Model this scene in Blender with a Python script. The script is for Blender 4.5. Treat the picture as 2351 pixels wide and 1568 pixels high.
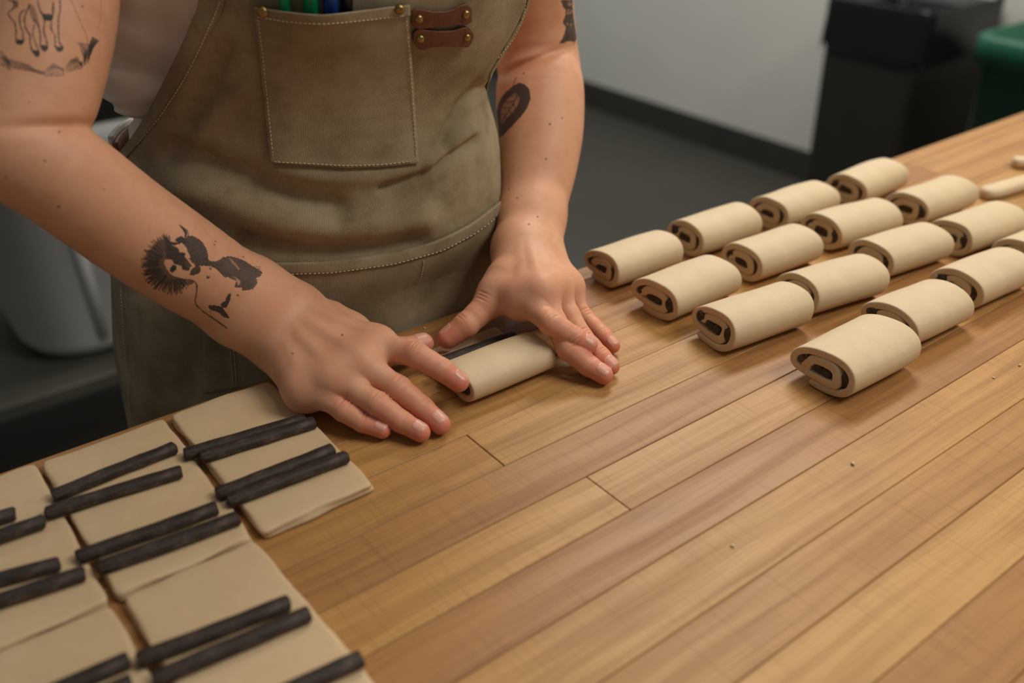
import bpy, bmesh, math, random
import numpy as np
from mathutils import Vector, Matrix

for o in list(bpy.data.objects):
    bpy.data.objects.remove(o)
SC = bpy.context.scene
COL = SC.collection
rng = np.random.default_rng(7)

# ------------------------------------------------------------------ camera
IW, IH = 2351, 1568
FPX = 2157.0
PITCH = math.radians(30.3109)
AX = math.radians(52.4857)                       # angle of the table's long side to the heading
TZ = 0.90                                        # table top height
CAM = np.array([0.0, 0.0, 1.28])
_hd = np.array([math.cos(AX), math.sin(AX), 0]); _rt = np.array([math.sin(AX), -math.cos(AX), 0]); _up = np.array([0, 0, 1.0])
_fw = math.cos(PITCH) * _hd - math.sin(PITCH) * _up
_dn = -math.sin(PITCH) * _hd - math.cos(PITCH) * _up
RC = np.stack([_rt, _dn, _fw], 1)
cam_d = bpy.data.cameras.new('camera')
cam = bpy.data.objects.new('camera', cam_d); COL.objects.link(cam)
cam.matrix_world = Matrix(((_rt[0], -_dn[0], -_fw[0], CAM[0]), (_rt[1], -_dn[1], -_fw[1], CAM[1]), (_rt[2], -_dn[2], -_fw[2], CAM[2]), (0, 0, 0, 1)))
cam_d.sensor_width = 36.0; cam_d.lens = FPX * 36.0 / IW
cam_d.clip_start = 0.05; cam_d.clip_end = 50
cam_d.dof.use_dof = True; cam_d.dof.focus_distance = 0.69; cam_d.dof.aperture_fstop = 3.6
SC.camera = cam

# ------------------------------------------------------------------ world, lights, exposure
SC.view_settings.view_transform = 'Standard'
SC.view_settings.look = 'None'
SC.view_settings.gamma = 1.0
SC.view_settings.use_curve_mapping = False
SC.view_settings.exposure = 0.0
wd = bpy.data.worlds.new('world'); SC.world = wd; wd.use_nodes = True
bgn = wd.node_tree.nodes['Background']
bgn.inputs[0].default_value = (1.0, 0.97, 0.93, 1); bgn.inputs[1].default_value = 0.15

def area(name, loc, target, sx, sy, power, col):
    l = bpy.data.lights.new(name, 'AREA'); l.shape = 'RECTANGLE'; l.size = sx; l.size_y = sy
    l.energy = power; l.color = col
    o = bpy.data.objects.new(name, l); COL.objects.link(o)
    o.location = loc
    o.rotation_euler = (Vector(target) - Vector(loc)).to_track_quat('-Z', 'Y').to_euler()
    return o
area('overhead_key_and_fill_light', (1.95, 1.55, 2.75), (1.95, 1.55, 0), 1.2, 0.45, 50, (1.0, 0.94, 0.84))
area('overhead_key_and_fill_light', (1.45, -0.80, 2.75), (1.45, -0.80, 0), 1.2, 0.60, 36, (1.0, 0.94, 0.84))  # added front fill for the apron and near roll sides, no known fixture
area('overhead_key_and_fill_light', (0.95, 0.35, 2.75), (0.95, 0.35, 0), 1.2, 0.45, 8, (1.0, 0.93, 0.82))  # weak extra fill from overhead, added to brighten the dough sheets
area('overhead_key_and_fill_light', (1.8, 3.4, 2.75), (1.8, 3.4, 0), 1.2, 0.30, 34, (0.96, 0.98, 1.0))  # added to brighten the right wall, stands for no known lamp

# ------------------------------------------------------------------ projection helpers (table geometry was measured with these)
def ray(u, v):
    return RC @ np.array([(u - IW / 2) / FPX, (v - IH / 2) / FPX, 1.0])
def unp(u, v, z):
    d = ray(u, v); return CAM + d * ((z - CAM[2]) / d[2])
def unpd(u, v, depth):
    return CAM + ray(u, v) * depth
def aty(u, v, y):
    d = ray(u, v); return CAM + d * ((y - CAM[1]) / d[1])
def proj(P):
    q = (np.asarray(P, float) - CAM) @ RC
    return np.stack([IW / 2 + FPX * q[..., 0] / q[..., 2], IH / 2 + FPX * q[..., 1] / q[..., 2]], -1)
def nrm(v):
    v = np.asarray(v, float); return v / (np.linalg.norm(v) + 1e-12)
def J(u, v, h):
    return unp(u, v, TZ + h / 1000.0)

# ------------------------------------------------------------------ mesh helpers
def mesh(name, verts, faces, mat=None, smooth=True):
    me = bpy.data.meshes.new(name)
    me.from_pydata([tuple(map(float, v)) for v in verts], [], [tuple(map(int, f)) for f in faces])
    me.update()
    if mat: me.materials.append(mat)
    if smooth: me.polygons.foreach_set('use_smooth', [True] * len(me.polygons))
    return me
def mesh_np(name, verts, quads, mat=None):
    me = bpy.data.meshes.new(name)
    verts = np.asarray(verts, np.float32); quads = np.asarray(quads, np.int32)
    me.vertices.add(len(verts)); me.vertices.foreach_set('co', verts.ravel())
    me.loops.add(quads.size); me.loops.foreach_set('vertex_index', quads.ravel())
    me.polygons.add(len(quads)); me.polygons.foreach_set('loop_start', np.arange(0, quads.size, 4, dtype=np.int32))
    me.update(calc_edges=True); me.validate()
    if mat: me.materials.append(mat)
    me.polygons.foreach_set('use_smooth', np.ones(len(me.polygons), bool))
    return me
def link(name, data, parent=None, loc=(0, 0, 0), rz=0.0):
    o = bpy.data.objects.new(name, data); COL.objects.link(o)
    o.location = loc; o.rotation_euler = (0, 0, rz)
    if parent: o.parent = parent
    return o
def empty(name, loc=(0, 0, 0), rz=0.0):
    return link(name, None, None, loc, rz)
def tag(o, label, cat, group=None, kind=None):
    if label: o['label'] = label
    if cat: o['category'] = cat
    if group: o['group'] = group
    if kind: o['kind'] = kind
    return o
def from_bm(name, bm, mat, smooth=False):
    me = bpy.data.meshes.new(name); bmesh.ops.recalc_face_normals(bm, faces=bm.faces)
    bm.to_mesh(me); bm.free()
    if mat: me.materials.append(mat)
    if smooth: me.polygons.foreach_set('use_smooth', [True] * len(me.polygons))
    return me
def box(bm, lo, hi, bev=0.0, seg=2):
    lo = Vector(lo); hi = Vector(hi); c = (lo + hi) / 2; s = hi - lo
    r = bmesh.ops.create_cube(bm, size=1.0, matrix=Matrix.Translation(c) @ Matrix.Diagonal((s.x, s.y, s.z, 1)))
    if bev > 0:
        es = list({e for v in r['verts'] for e in v.link_edges})
        bmesh.ops.bevel(bm, geom=es, offset=bev, segments=seg, affect='EDGES', profile=0.5)
def grid_faces(nu, nv, closed_u=False):
    f = []
    for i in range(nu if closed_u else nu - 1):
        for j in range(nv - 1):
            a = i * nv + j; b = ((i + 1) % nu) * nv + j
            f.append((a, b, b + 1, a + 1))
    return f
def tube(pts, radii, n=8, caps=True):
    pts = np.asarray(pts, float); radii = np.broadcast_to(radii, (len(pts),))
    t = np.gradient(pts, axis=0); up = np.array([0.13, 0.29, 0.95]); V = []
    for p, d, r in zip(pts, t, radii):
        d = nrm(d); s = nrm(np.cross(d, up)); w = np.cross(s, d)
        for k in range(n):
            a = 2 * math.pi * k / n; V.append(p + r * (math.cos(a) * s + math.sin(a) * w))
    F = []
    for i in range(len(pts) - 1):
        for k in range(n):
            F.append((i * n + k, i * n + (k + 1) % n, (i + 1) * n + (k + 1) % n, (i + 1) * n + k))
    if caps:
        F.append(tuple(range(n))[::-1]); F.append(tuple((len(pts) - 1) * n + k for k in range(n)))
    return V, F
def merge(parts):
    V, F = [], []
    for v, f in parts:
        o = len(V); V += list(v); F += [tuple(i + o for i in q) for q in f]
    return V, F
def smooth_noise(P, seed, freq):
    """cheap band-limited noise: a sum of a few random sines, about -1..1"""
    r = np.random.default_rng(seed); P = np.asarray(P, float); out = np.zeros(P.shape[:-1])
    for k in range(6):
        d = r.normal(size=P.shape[-1]); d /= np.linalg.norm(d)
        out += np.sin(P @ d * freq * r.uniform(0.6, 1.6) + r.uniform(0, 6.28))
    return out / 3.0

# ------------------------------------------------------------------ materials
class NT:
    def __init__(s, name):
        s.m = bpy.data.materials.new(name); s.m.use_nodes = True
        s.t = s.m.node_tree; s.n = s.t.nodes; s.b = s.n['Principled BSDF']; s.out = s.n['Material Output']
    def node(s, t, **kw):
        x = s.n.new(t)
        for k, v in kw.items(): setattr(x, k, v)
        return x
    def l(s, a, b): s.t.links.new(a, b)
    def coords(s, kind='Object'):
        return s.node('ShaderNodeTexCoord').outputs[kind]
    def mapping(s, vec, scale=(1, 1, 1), loc=(0, 0, 0)):
        m = s.node('ShaderNodeMapping'); m.inputs['Scale'].default_value = scale; m.inputs['Location'].default_value = loc
        s.l(vec, m.inputs['Vector']); return m.outputs[0]
    def noise(s, vec, scale, detail=3, rough=0.55, dist=0.0):
        x = s.node('ShaderNodeTexNoise'); x.inputs['Scale'].default_value = scale
        x.inputs['Detail'].default_value = detail; x.inputs['Roughness'].default_value = rough; x.inputs['Distortion'].default_value = dist
        s.l(vec, x.inputs['Vector']); return x.outputs[0]
    def ramp(s, fac, stops):
        x = s.node('ShaderNodeValToRGB'); e = x.color_ramp.elements
        while len(e) < len(stops): e.new(0.5)
        for i, (p, c) in enumerate(stops):
            e[i].position = p; e[i].color = (*c, 1) if len(c) == 3 else c
        s.l(fac, x.inputs[0]); return x.outputs[0]
    def mix(s, fac, a, b, mode='MIX'):
        x = s.node('ShaderNodeMix', data_type='RGBA', blend_type=mode)
        for i, v in ((0, fac), (6, a), (7, b)):
            if isinstance(v, (int, float)): x.inputs[i].default_value = v
            elif isinstance(v, tuple): x.inputs[i].default_value = (*v, 1)
            else: s.l(v, x.inputs[i])
        return x.outputs[2]
    def math(s, op, a, b=None, c=None):
        x = s.node('ShaderNodeMath', operation=op)
        for i, v in enumerate((a, b, c)):
            if v is None: continue
            if isinstance(v, (int, float)): x.inputs[i].default_value = v
            else: s.l(v, x.inputs[i])
        return x.outputs[0]
    def bump(s, h, strength, dist):
        x = s.node('ShaderNodeBump'); x.inputs['Strength'].default_value = strength; x.inputs['Distance'].default_value = dist
        s.l(h, x.inputs['Height']); s.l(x.outputs[0], s.b.inputs['Normal']); return x
    def base(s, c):
        if isinstance(c, tuple): s.b.inputs['Base Color'].default_value = (*c, 1)
        else: s.l(c, s.b.inputs['Base Color'])
    def set(s, **kw):
        for k, v in kw.items():
            i = s.b.inputs[k.replace('_', ' ')]
            if isinstance(v, (int, float, tuple)): i.default_value = v
            else: s.l(v, i)
        return s

def lin(r, g, b):
    f = lambda c: (c / 255 / 12.92) if c / 255 <= 0.04045 else ((c / 255 + 0.055) / 1.055) ** 2.4
    return (f(r), f(g), f(b))

def mat_plain(name, col, rough=0.6, metal=0.0, var=0.12, scale=30, bump=0.0):
    t = NT(name); co = t.coords()
    n = t.noise(co, scale, 4)
    t.base(t.ramp(n, [(0.3, tuple(c * (1 - var) for c in col)), (0.7, tuple(min(1, c * (1 + var)) for c in col))]))
    t.set(Roughness=rough, Metallic=metal)
    if bump: t.bump(n, bump, 0.002)
    return t.m

def mat_wood():
    t = NT('butcher_block_wood'); co = t.coords()
    info = t.node('ShaderNodeObjectInfo').outputs['Random']
    comb = t.node('ShaderNodeCombineXYZ'); t.l(t.math('MULTIPLY', info, 37.0), comb.inputs[0]); t.l(t.math('MULTIPLY', info, 91.0), comb.inputs[1])
    add = t.node('ShaderNodeVectorMath', operation='ADD'); t.l(co, add.inputs[0]); t.l(comb.outputs[0], add.inputs[1]); v = add.outputs[0]
    warp = t.noise(t.mapping(v, (4, 22, 22)), 1.0, 2)
    vw = t.node('ShaderNodeVectorMath', operation='MULTIPLY_ADD'); t.l(warp, vw.inputs[0]); vw.inputs[1].default_value = (0, 0.020, 0); t.l(v, vw.inputs[2])
    g1 = t.noise(t.mapping(vw.outputs[0], (3.0, 85, 85)), 1.0, 4, 0.6)
    g2 = t.noise(t.mapping(vw.outputs[0], (9, 520, 520)), 1.0, 3, 0.6)
    g3 = t.noise(t.mapping(v, (420, 14, 14)), 1.0, 2, 0.5)        # saw marks across the grain
    blot = t.noise(t.mapping(v, (10, 26, 26)), 1.0, 3, 0.5)
    c0 = t.ramp(info, [(0.0, lin(190, 144, 86)), (0.22, lin(170, 122, 72)), (0.45, lin(198, 154, 94)), (0.66, lin(162, 114, 68)), (0.85, lin(188, 140, 82)), (1.0, lin(156, 110, 68))])
    dark = t.mix(1.0, c0, (0.54, 0.43, 0.34), 'MULTIPLY')
    f1 = t.ramp(g1, [(0.44, (0, 0, 0)), (0.72, (1, 1, 1))])
    c1 = t.mix(t.math('MULTIPLY', f1, 0.70), c0, dark)
    f2 = t.ramp(g2, [(0.50, (0, 0, 0)), (0.75, (1, 1, 1))])
    c2 = t.mix(t.math('MULTIPLY', f2, 0.55), c1, dark)
    f3 = t.ramp(g3, [(0.52, (0, 0, 0)), (0.75, (1, 1, 1))])
    c3 = t.mix(t.math('MULTIPLY', f3, 0.34), c2, dark)
    fb = t.ramp(blot, [(0.55, (0, 0, 0)), (0.78, (1, 1, 1))])
    c4 = t.mix(t.math('MULTIPLY', fb, 0.45), c3, lin(140, 96, 58))
    c4 = t.mix(1.0, c4, (0.90, 0.885, 0.86), 'MULTIPLY')
    t.base(c4); t.set(Roughness=t.ramp(g1, [(0.3, (0.42,) * 3), (0.8, (0.58,) * 3)]))
    t.b.inputs['Specular IOR Level'].default_value = 0.35
    t.bump(t.math('ADD', g2, t.math('MULTIPLY', g3, 0.5)), 0.12, 0.0006)
    return t.m

def mat_dough(name='dough', col=(205, 182, 146), layered=False):
    t = NT(name); co = t.coords()
    n = t.noise(co, 60, 5, 0.6); n2 = t.noise(co, 700, 2, 0.6); n3 = t.noise(co, 18, 3)
    c = t.ramp(n, [(0.3, lin(*[x * 0.965 for x in col])), (0.7, lin(*col))])
    c = t.mix(t.math('MULTIPLY', t.ramp(n3, [(0.52, (0, 0, 0)), (0.75, (1, 1, 1))]), 0.4), c, lin(col[0] * 0.94, col[1] * 0.9, col[2] * 0.82))
    c = t.mix(t.math('MULTIPLY', t.ramp(n2, [(0.62, (0, 0, 0)), (0.72, (1, 1, 1))]), 0.18), c, lin(160, 125, 85))
    t.base(c); t.set(Roughness=0.62)
    t.b.inputs['Subsurface Weight'].default_value = 0.10; t.b.inputs['Subsurface Radius'].default_value = (0.006, 0.004, 0.002); t.b.inputs['Subsurface Scale'].default_value = 0.5
    h = t.math('ADD', n2, n)
    if layered:
        lay = t.noise(t.mapping(co, (30, 30, 1400)), 1.0, 2, 0.6); h = t.math('ADD', t.math('MULTIPLY', lay, 2.2), n2)
    t.bump(h, 0.22, 0.0007)
    return t.m

def mat_choc():
    t = NT('dark_chocolate'); co = t.coords()
    n = t.noise(co, 260, 5, 0.7); n2 = t.noise(t.mapping(co, (60, 240, 240)), 1.0, 4, 0.65)
    c = t.ramp(n2, [(0.32, lin(40, 31, 27)), (0.55, lin(62, 50, 44)), (0.74, lin(112, 94, 82))])
    c = t.mix(t.ramp(n, [(0.60, (0, 0, 0)), (0.74, (0.55,) * 3)]), c, lin(112, 94, 82))
    t.base(c); t.set(Roughness=0.55); t.b.inputs['Specular IOR Level'].default_value = 0.3; t.bump(n, 0.6, 0.0010); return t.m

def mat_canvas():
    t = NT('waxed_canvas'); uv = t.coords('UV'); co = t.coords()
    def wave(scale, ax):
        w = t.node('ShaderNodeTexWave', wave_type='BANDS', bands_direction=ax); w.inputs['Scale'].default_value = scale
        w.inputs['Distortion'].default_value = 1.2; w.inputs['Detail'].default_value = 1.0; w.inputs['Detail Scale'].default_value = 4.0
        t.l(uv, w.inputs['Vector']); return w.outputs['Fac']
    wx = wave(400, 'X'); wy = wave(400, 'Y')
    weave = t.math('MULTIPLY', wx, wy)
    blot = t.noise(co, 14, 5, 0.6); blot2 = t.noise(co, 42, 4, 0.65); fib = t.noise(t.mapping(uv, (900, 240, 1)), 1.0, 3, 0.7)
    c = t.ramp(blot, [(0.36, lin(150, 135, 106)), (0.50, lin(176, 160, 129)), (0.66, lin(194, 179, 148))])
    c = t.mix(t.math('MULTIPLY', t.ramp(blot2, [(0.5, (0, 0, 0)), (0.72, (1, 1, 1))]), 0.45), c, lin(128, 108, 78))
    c = t.mix(t.math('MULTIPLY', t.ramp(fib, [(0.55, (0, 0, 0)), (0.7, (1, 1, 1))]), 0.34), c, lin(190, 176, 146))
    c = t.mix(t.ramp(weave, [(0.1, (0.40,) * 3), (0.6, (0,) * 3)]), c, lin(84, 68, 46))
    t.base(c); t.set(Roughness=0.9)
    t.b.inputs['Specular IOR Level'].default_value = 0.15
    t.bump(t.math('ADD', weave, t.math('MULTIPLY', fib, 0.6)), 0.55, 0.0006)
    return t.m

M = {}
M['wood'] = mat_wood()
M['dough'] = mat_dough()
M['dough_cut'] = mat_dough('dough_layered', (205, 178, 140), True)
M['choc'] = mat_choc()
M['canvas'] = mat_canvas()
M['thread'] = mat_plain('cotton_thread', lin(206, 190, 158), 0.9, scale=300)
M['leather'] = mat_plain('brown_leather', lin(98, 54, 34), 0.5, var=0.2, scale=160, bump=0.3)
M['brass'] = mat_plain('aged_brass', lin(150, 128, 80), 0.38, 1.0, var=0.3, scale=500)
M['shirt'] = mat_plain('cream_cotton', lin(238, 224, 208), 0.9, var=0.03, scale=120, bump=0.05)
M['trouser'] = mat_plain('charcoal_cotton', lin(48, 44, 44), 0.9, scale=80)
M['tan'] = mat_plain('tan_leather', lin(128, 80, 40), 0.6, scale=120)
M['white_cloth'] = mat_plain('white_webbing', lin(220, 210, 196), 0.85, scale=200)
M['pen_green'] = mat_plain('green_plastic', lin(10, 140, 88), 0.35, var=0.03)
M['pen_blue'] = mat_plain('blue_plastic', lin(24, 66, 150), 0.35, var=0.03)
M['pen_black'] = mat_plain('black_plastic', lin(22, 22, 22), 0.3, var=0.03)
M['wall'] = mat_plain('painted_wall', lin(184, 184, 176), 0.85, var=0.025, scale=3)
M['vinyl'] = mat_plain('black_vinyl_base', lin(46, 45, 40), 0.5, scale=12)
M['floor'] = mat_plain('sealed_concrete', lin(46, 44, 37), 0.6, var=0.14, scale=2.2)
M['steel'] = mat_plain('galvanised_steel', lin(96, 94, 86), 0.55, 0.5, var=0.15, scale=9)
M['binwhite'] = mat_plain('white_polyethylene', lin(196, 198, 198), 0.5, var=0.03, scale=5)
M['binblack'] = mat_plain('black_polyethylene', lin(40, 40, 37), 0.6, var=0.08, scale=6)
M['bingreen'] = mat_plain('green_polyethylene', lin(14, 78, 56), 0.5, var=0.08, scale=6)
M['liner'] = mat_plain('black_bin_liner', lin(22, 22, 24), 0.32, var=0.1, scale=8)
M['ceil'] = mat_plain('ceiling_paint', lin(214, 212, 204), 0.9, var=0.02, scale=3)

# ------------------------------------------------------------------ room
def struct(name, lo, hi, m, bev=0.0):
    bm = bmesh.new(); box(bm, lo, hi, bev); o = link(name, from_bm(name, bm, m)); o['kind'] = 'structure'; return o
struct('floor', (-2.5, -2.5, -0.05), (3.4, 5.2, 0.0), M['floor'])
struct('wall_right', (2.965, -2.5, 0.0), (3.115, 5.2, 2.9), M['wall'])
struct('baseboard_right', (2.953, -2.5, 0.0), (2.965, 5.2, 0.115), M['vinyl'], 0.004)
struct('wall_back', (-2.5, 5.2, 0.0), (3.115, 5.35, 2.9), M['wall'])
struct('baseboard_back', (-2.5, 5.188, 0.0), (2.953, 5.2, 0.115), M['vinyl'], 0.004)

# ------------------------------------------------------------------ work table of butcher block
EDGE = 0.583
seams = [EDGE, 0.5625, 0.520, 0.4775, 0.4345, 0.391, 0.350, 0.309, 0.268, 0.2243, 0.183, 0.1415, 0.100, 0.058, 0.016, -0.026, -0.068, -0.11]
table = empty('work_table', (0.7, 0.24, 0))
tag(table, 'butcher block work table of long light brown planks with a worn surface', 'table')
def tpart(name, me, loc=(0, 0, 0)):
    return link(name, me, table, (loc[0] - 0.7, loc[1] - 0.24, loc[2]))
cuts = {1: [1.02], 3: [1.30], 4: [0.294], 6: [0.329], 8: [0.86], 10: [0.70]}
for i in range(len(seams) - 1):
    y1, y0 = seams[i], seams[i + 1]
    xs = [-0.42] + [c for c in cuts.get(i, [])] + [1.85]
    for k in range(len(xs) - 1):
        x0, x1 = xs[k], xs[k + 1]; bm = bmesh.new(); L = (x1 - x0) / 2 - 0.00022; Wd = (y1 - y0) / 2 - 0.00022
        box(bm, (-L, -Wd, -0.042), (L, Wd, 0.0), 0.00045, 1)
        dz = rng.uniform(-0.00015, 0.00015)
        tpart('plank', from_bm('plank', bm, M['wood']), ((x0 + x1) / 2, (y0 + y1) / 2, TZ + dz))
bm = bmesh.new(); box(bm, (-0.41, -0.10, TZ - 0.046), (1.84, 0.572, TZ - 0.002)); me = from_bm('core', bm, M['pen_black']); me.transform(Matrix.Translation((-0.7, -0.24, 0))); link('core', me, table)
for lx in (-0.34, 1.77):
    for ly in (-0.03, 0.50):
        bm = bmesh.new(); box(bm, (lx - 0.03, ly - 0.03, 0), (lx + 0.03, ly + 0.03, TZ - 0.046), 0.004); me = from_bm('leg', bm, M['steel']); me.transform(Matrix.Translation((-0.7, -0.24, 0))); link('leg', me, table)

# ------------------------------------------------------------------ dough sheets
def dough_sheet(lx0, lx1, ly0, ly1, seed, label, skew=(0, 0, 0, 0)):
    """flat rectangle of laminated dough; skew moves the four corners along x"""
    nx, ny = 22, 34; t = 0.0072
    cx, cy = (lx0 + lx1) / 2, (ly0 + ly1) / 2
    prof = [(0.0, 0.0006), (-0.0002, 0.0022), (0.0007, 0.0034), (0.0002, 0.0044), (0.0002, 0.0060), (0.0009, 0.0069), (0.0022, t)]   # (inset, height)
    V = []; F = []
    def P(a, b, ins, z):
        x0 = lx0 + skew[0] * (1 - b) + skew[2] * b; x1 = lx1 + skew[1] * (1 - b) + skew[3] * b
        ux = a * 2 - 1; uy = b * 2 - 1
        hw = (x1 - x0) / 2 - ins; hl = (ly1 - ly0) / 2 - ins
        x = (x0 + x1) / 2 + ux * hw; y = cy + uy * hl
        w = np.array([x, y]) * 1.0
        if max(abs(ux), abs(uy)) > 0.93:
            x += 0.0007 * smooth_noise(np.array([y, z * 6]), seed, 160); y += 0.0009 * smooth_noise(np.array([x, z * 6]), seed + 1, 150)
        c = (abs(ux) ** 30) * (abs(uy) ** 30)
        x -= ux * 0.0009 * c; y -= uy * 0.0009 * c
        zz = z + 0.00045 * smooth_noise(np.array([x, y]), seed + 2, 70) * (z / t)
        return (x - cx, y - cy, zz)
    ring = [(i / nx, 0) for i in range(nx)] + [(1, j / ny) for j in range(ny)] + [(1 - i / nx, 1) for i in range(nx)] + [(0, 1 - j / ny) for j in range(ny)]
    n = len(ring)
    for ins, z in prof[:-1]:
        V += [P(a, b, ins, z) for a, b in ring]
    for k in range(len(prof) - 2):
        for i in range(n):
            F.append((k * n + i, k * n + (i + 1) % n, (k + 1) * n + (i + 1) % n, (k + 1) * n + i))
    top0 = len(V)
    V += [P(i / nx, j / ny, prof[-1][0], t) for i in range(nx + 1) for j in range(ny + 1)]
    gi = lambda i, j: top0 + i * (ny + 1) + j
    rt = [gi(i, 0) for i in range(nx)] + [gi(nx, j) for j in range(ny)] + [gi(nx - i, ny) for i in range(nx)] + [gi(0, ny - j) for j in range(ny)]
    k = len(prof) - 2
    for i in range(n): F.append((k * n + i, k * n + (i + 1) % n, rt[(i + 1) % n], rt[i]))
    for i in range(nx):
        for j in range(ny): F.append((gi(i, j), gi(i + 1, j), gi(i + 1, j + 1), gi(i, j + 1)))
    F.append(tuple(range(n))[::-1])
    o = link('dough_sheet', mesh('dough_sheet', V, F, M['dough_cut']), None, (cx, cy, TZ))
    return tag(o, label, 'dough', 'flat dough sheets on the table')
dough_sheet(0.1385, 0.2135, 0.4195, 0.5710, 1, 'flat dough sheet beside the right hand, rightmost of the far row')
dough_sheet(0.0545, 0.1328, 0.4205, 0.5690, 2, 'flat dough sheet in the middle of the far row, its upper baton lying askew', (0.0005, 0.0, -0.001, 0.0015))
dough_sheet(-0.029, 0.0505, 0.4205, 0.5710, 3, 'flat dough sheet at the table edge, cut off by the left frame edge')
dough_sheet(0.0570, 0.1335, 0.2660, 0.4180, 4, 'flat dough sheet nearest the bare wood in the bottom row of sheets', (0.002, 0.004, 0.0, -0.001))
dough_sheet(-0.029, 0.0510, 0.2660, 0.4175, 5, 'flat dough sheet in the bottom left corner of the photo')

# ------------------------------------------------------------------ chocolate batons
def baton_mesh(L, seed, w=0.0094, h=0.0070, parts=14):
    n = 14; V = []; F = []
    for j in range(parts + 1):
        s = j / parts; x = (s - 0.5) * L; e = 1.0
        if j in (0, parts): e = 0.80
        if j == 0: x += 0.0000
        if j == 1: x = -0.5 * L + 0.0009
        if j == parts - 1: x = 0.5 * L - 0.0009
        for k in range(n):
            a = 2 * math.pi * k / n; c, s_ = math.cos(a), math.sin(a)
            r = (abs(c) ** 2.8 + abs(s_) ** 2.8) ** (-1 / 2.8)
            y = w / 2 * r * c * e; z = h / 2 * r * s_ * e
            q = np.array([x, y, z]); d = 1 + 0.045 * smooth_noise(q, seed, 260)
            y *= d; z *= d; xe = x + (0.0006 * smooth_noise(q, seed + 3, 500) if j in (0, parts) else 0)
            V.append((xe, y + 0.0004 * math.sin(x * 40 + seed), z + h / 2))
    for j in range(parts):
        for k in range(n): F.append((j * n + k, j * n + (k + 1) % n, (j + 1) * n + (k + 1) % n, (j + 1) * n + k))
    F.append(tuple(range(n))[::-1]); F.append(tuple(parts * n + k for k in range(n)))
    return mesh('chocolate_baton', V, F, M['choc'])
def baton(a, b, seed, label, full=None, z=None):
    """a, b: the two ends on the table plan"""
    A = np.array(a[:2]); B = np.array(b[:2]); d = B - A; L = np.linalg.norm(d)
    if full is not None:
        A = B - d / L * full; L = full
    o = link('chocolate_baton', baton_mesh(L, seed), None, (*((A + B) / 2), TZ + 0.0074 if z is None else z), math.atan2(d[1], d[0]))
    return tag(o, label, 'chocolate', 'chocolate batons laid on the dough sheets')
BT = [((0.1285, 0.5145), (0.2075, 0.5042), 'chocolate baton beside the right hand, the thinner one tucked behind its neighbour'),
      ((0.1360, 0.5055), (0.2125, 0.4965), 'chocolate baton nearest the right little finger, in front of a thinner one'),
      ((0.1295, 0.4645), (0.2080, 0.4610), 'chocolate baton behind the frontmost one on the sheet beside the right hand'),
      ((0.1320, 0.4540), (0.2110, 0.4490), 'frontmost chocolate baton on the dough sheet beside the right hand'),
      ((0.0495, 0.5230), (0.1270, 0.5260), 'chocolate baton lying askew, nearest the table edge on the middle far sheet'),
      ((0.0420, 0.5085), (0.1210, 0.4995), 'chocolate baton in the open V pair on the middle far sheet, the nearer one'),
      ((0.0460, 0.4585), (0.1250, 0.4525), 'shorter looking baton of the near pair on the middle far sheet, the far one'),
      ((0.0525, 0.4430), (0.1315, 0.4360), 'chocolate baton closest to the bottom row of sheets on the middle far sheet'),
      ((0.0485, 0.3665), (0.1255, 0.3560), 'chocolate baton farther of the long pair on the bottom row right sheet'),
      ((0.0510, 0.3505), (0.1300, 0.3420), 'chocolate baton nearer of the long pair on the bottom row right sheet'),
      ((0.0590, 0.3080), (0.1375, 0.3000), 'chocolate baton cut off by the bottom frame edge beside the bare wood'),
      ((-0.051, 0.5300), (0.0280, 0.5205), 'chocolate baton end showing farthest up the left frame edge'),
      ((-0.038, 0.5085), (0.0400, 0.5030), 'second chocolate baton from the top at the left frame edge, pointing at the askew pair'),
      ((-0.041, 0.4790), (0.0370, 0.4605), 'third chocolate baton from the top at the left frame edge'),
      ((-0.033, 0.4570), (0.0460, 0.4440), 'lowest chocolate baton on the left far sheet, crossing the left frame edge'),
      ((-0.0335, 0.3745), (0.0455, 0.3690), 'farther chocolate baton on the bottom left corner sheet, end to end with a longer pair'),
      ((-0.0360, 0.3590), (0.0425, 0.3545), 'chocolate baton in the bottom left corner, cut by the bottom frame edge')]
for i, (a, b, lab) in enumerate(BT): baton(a, b, 10 + i, lab)

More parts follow.
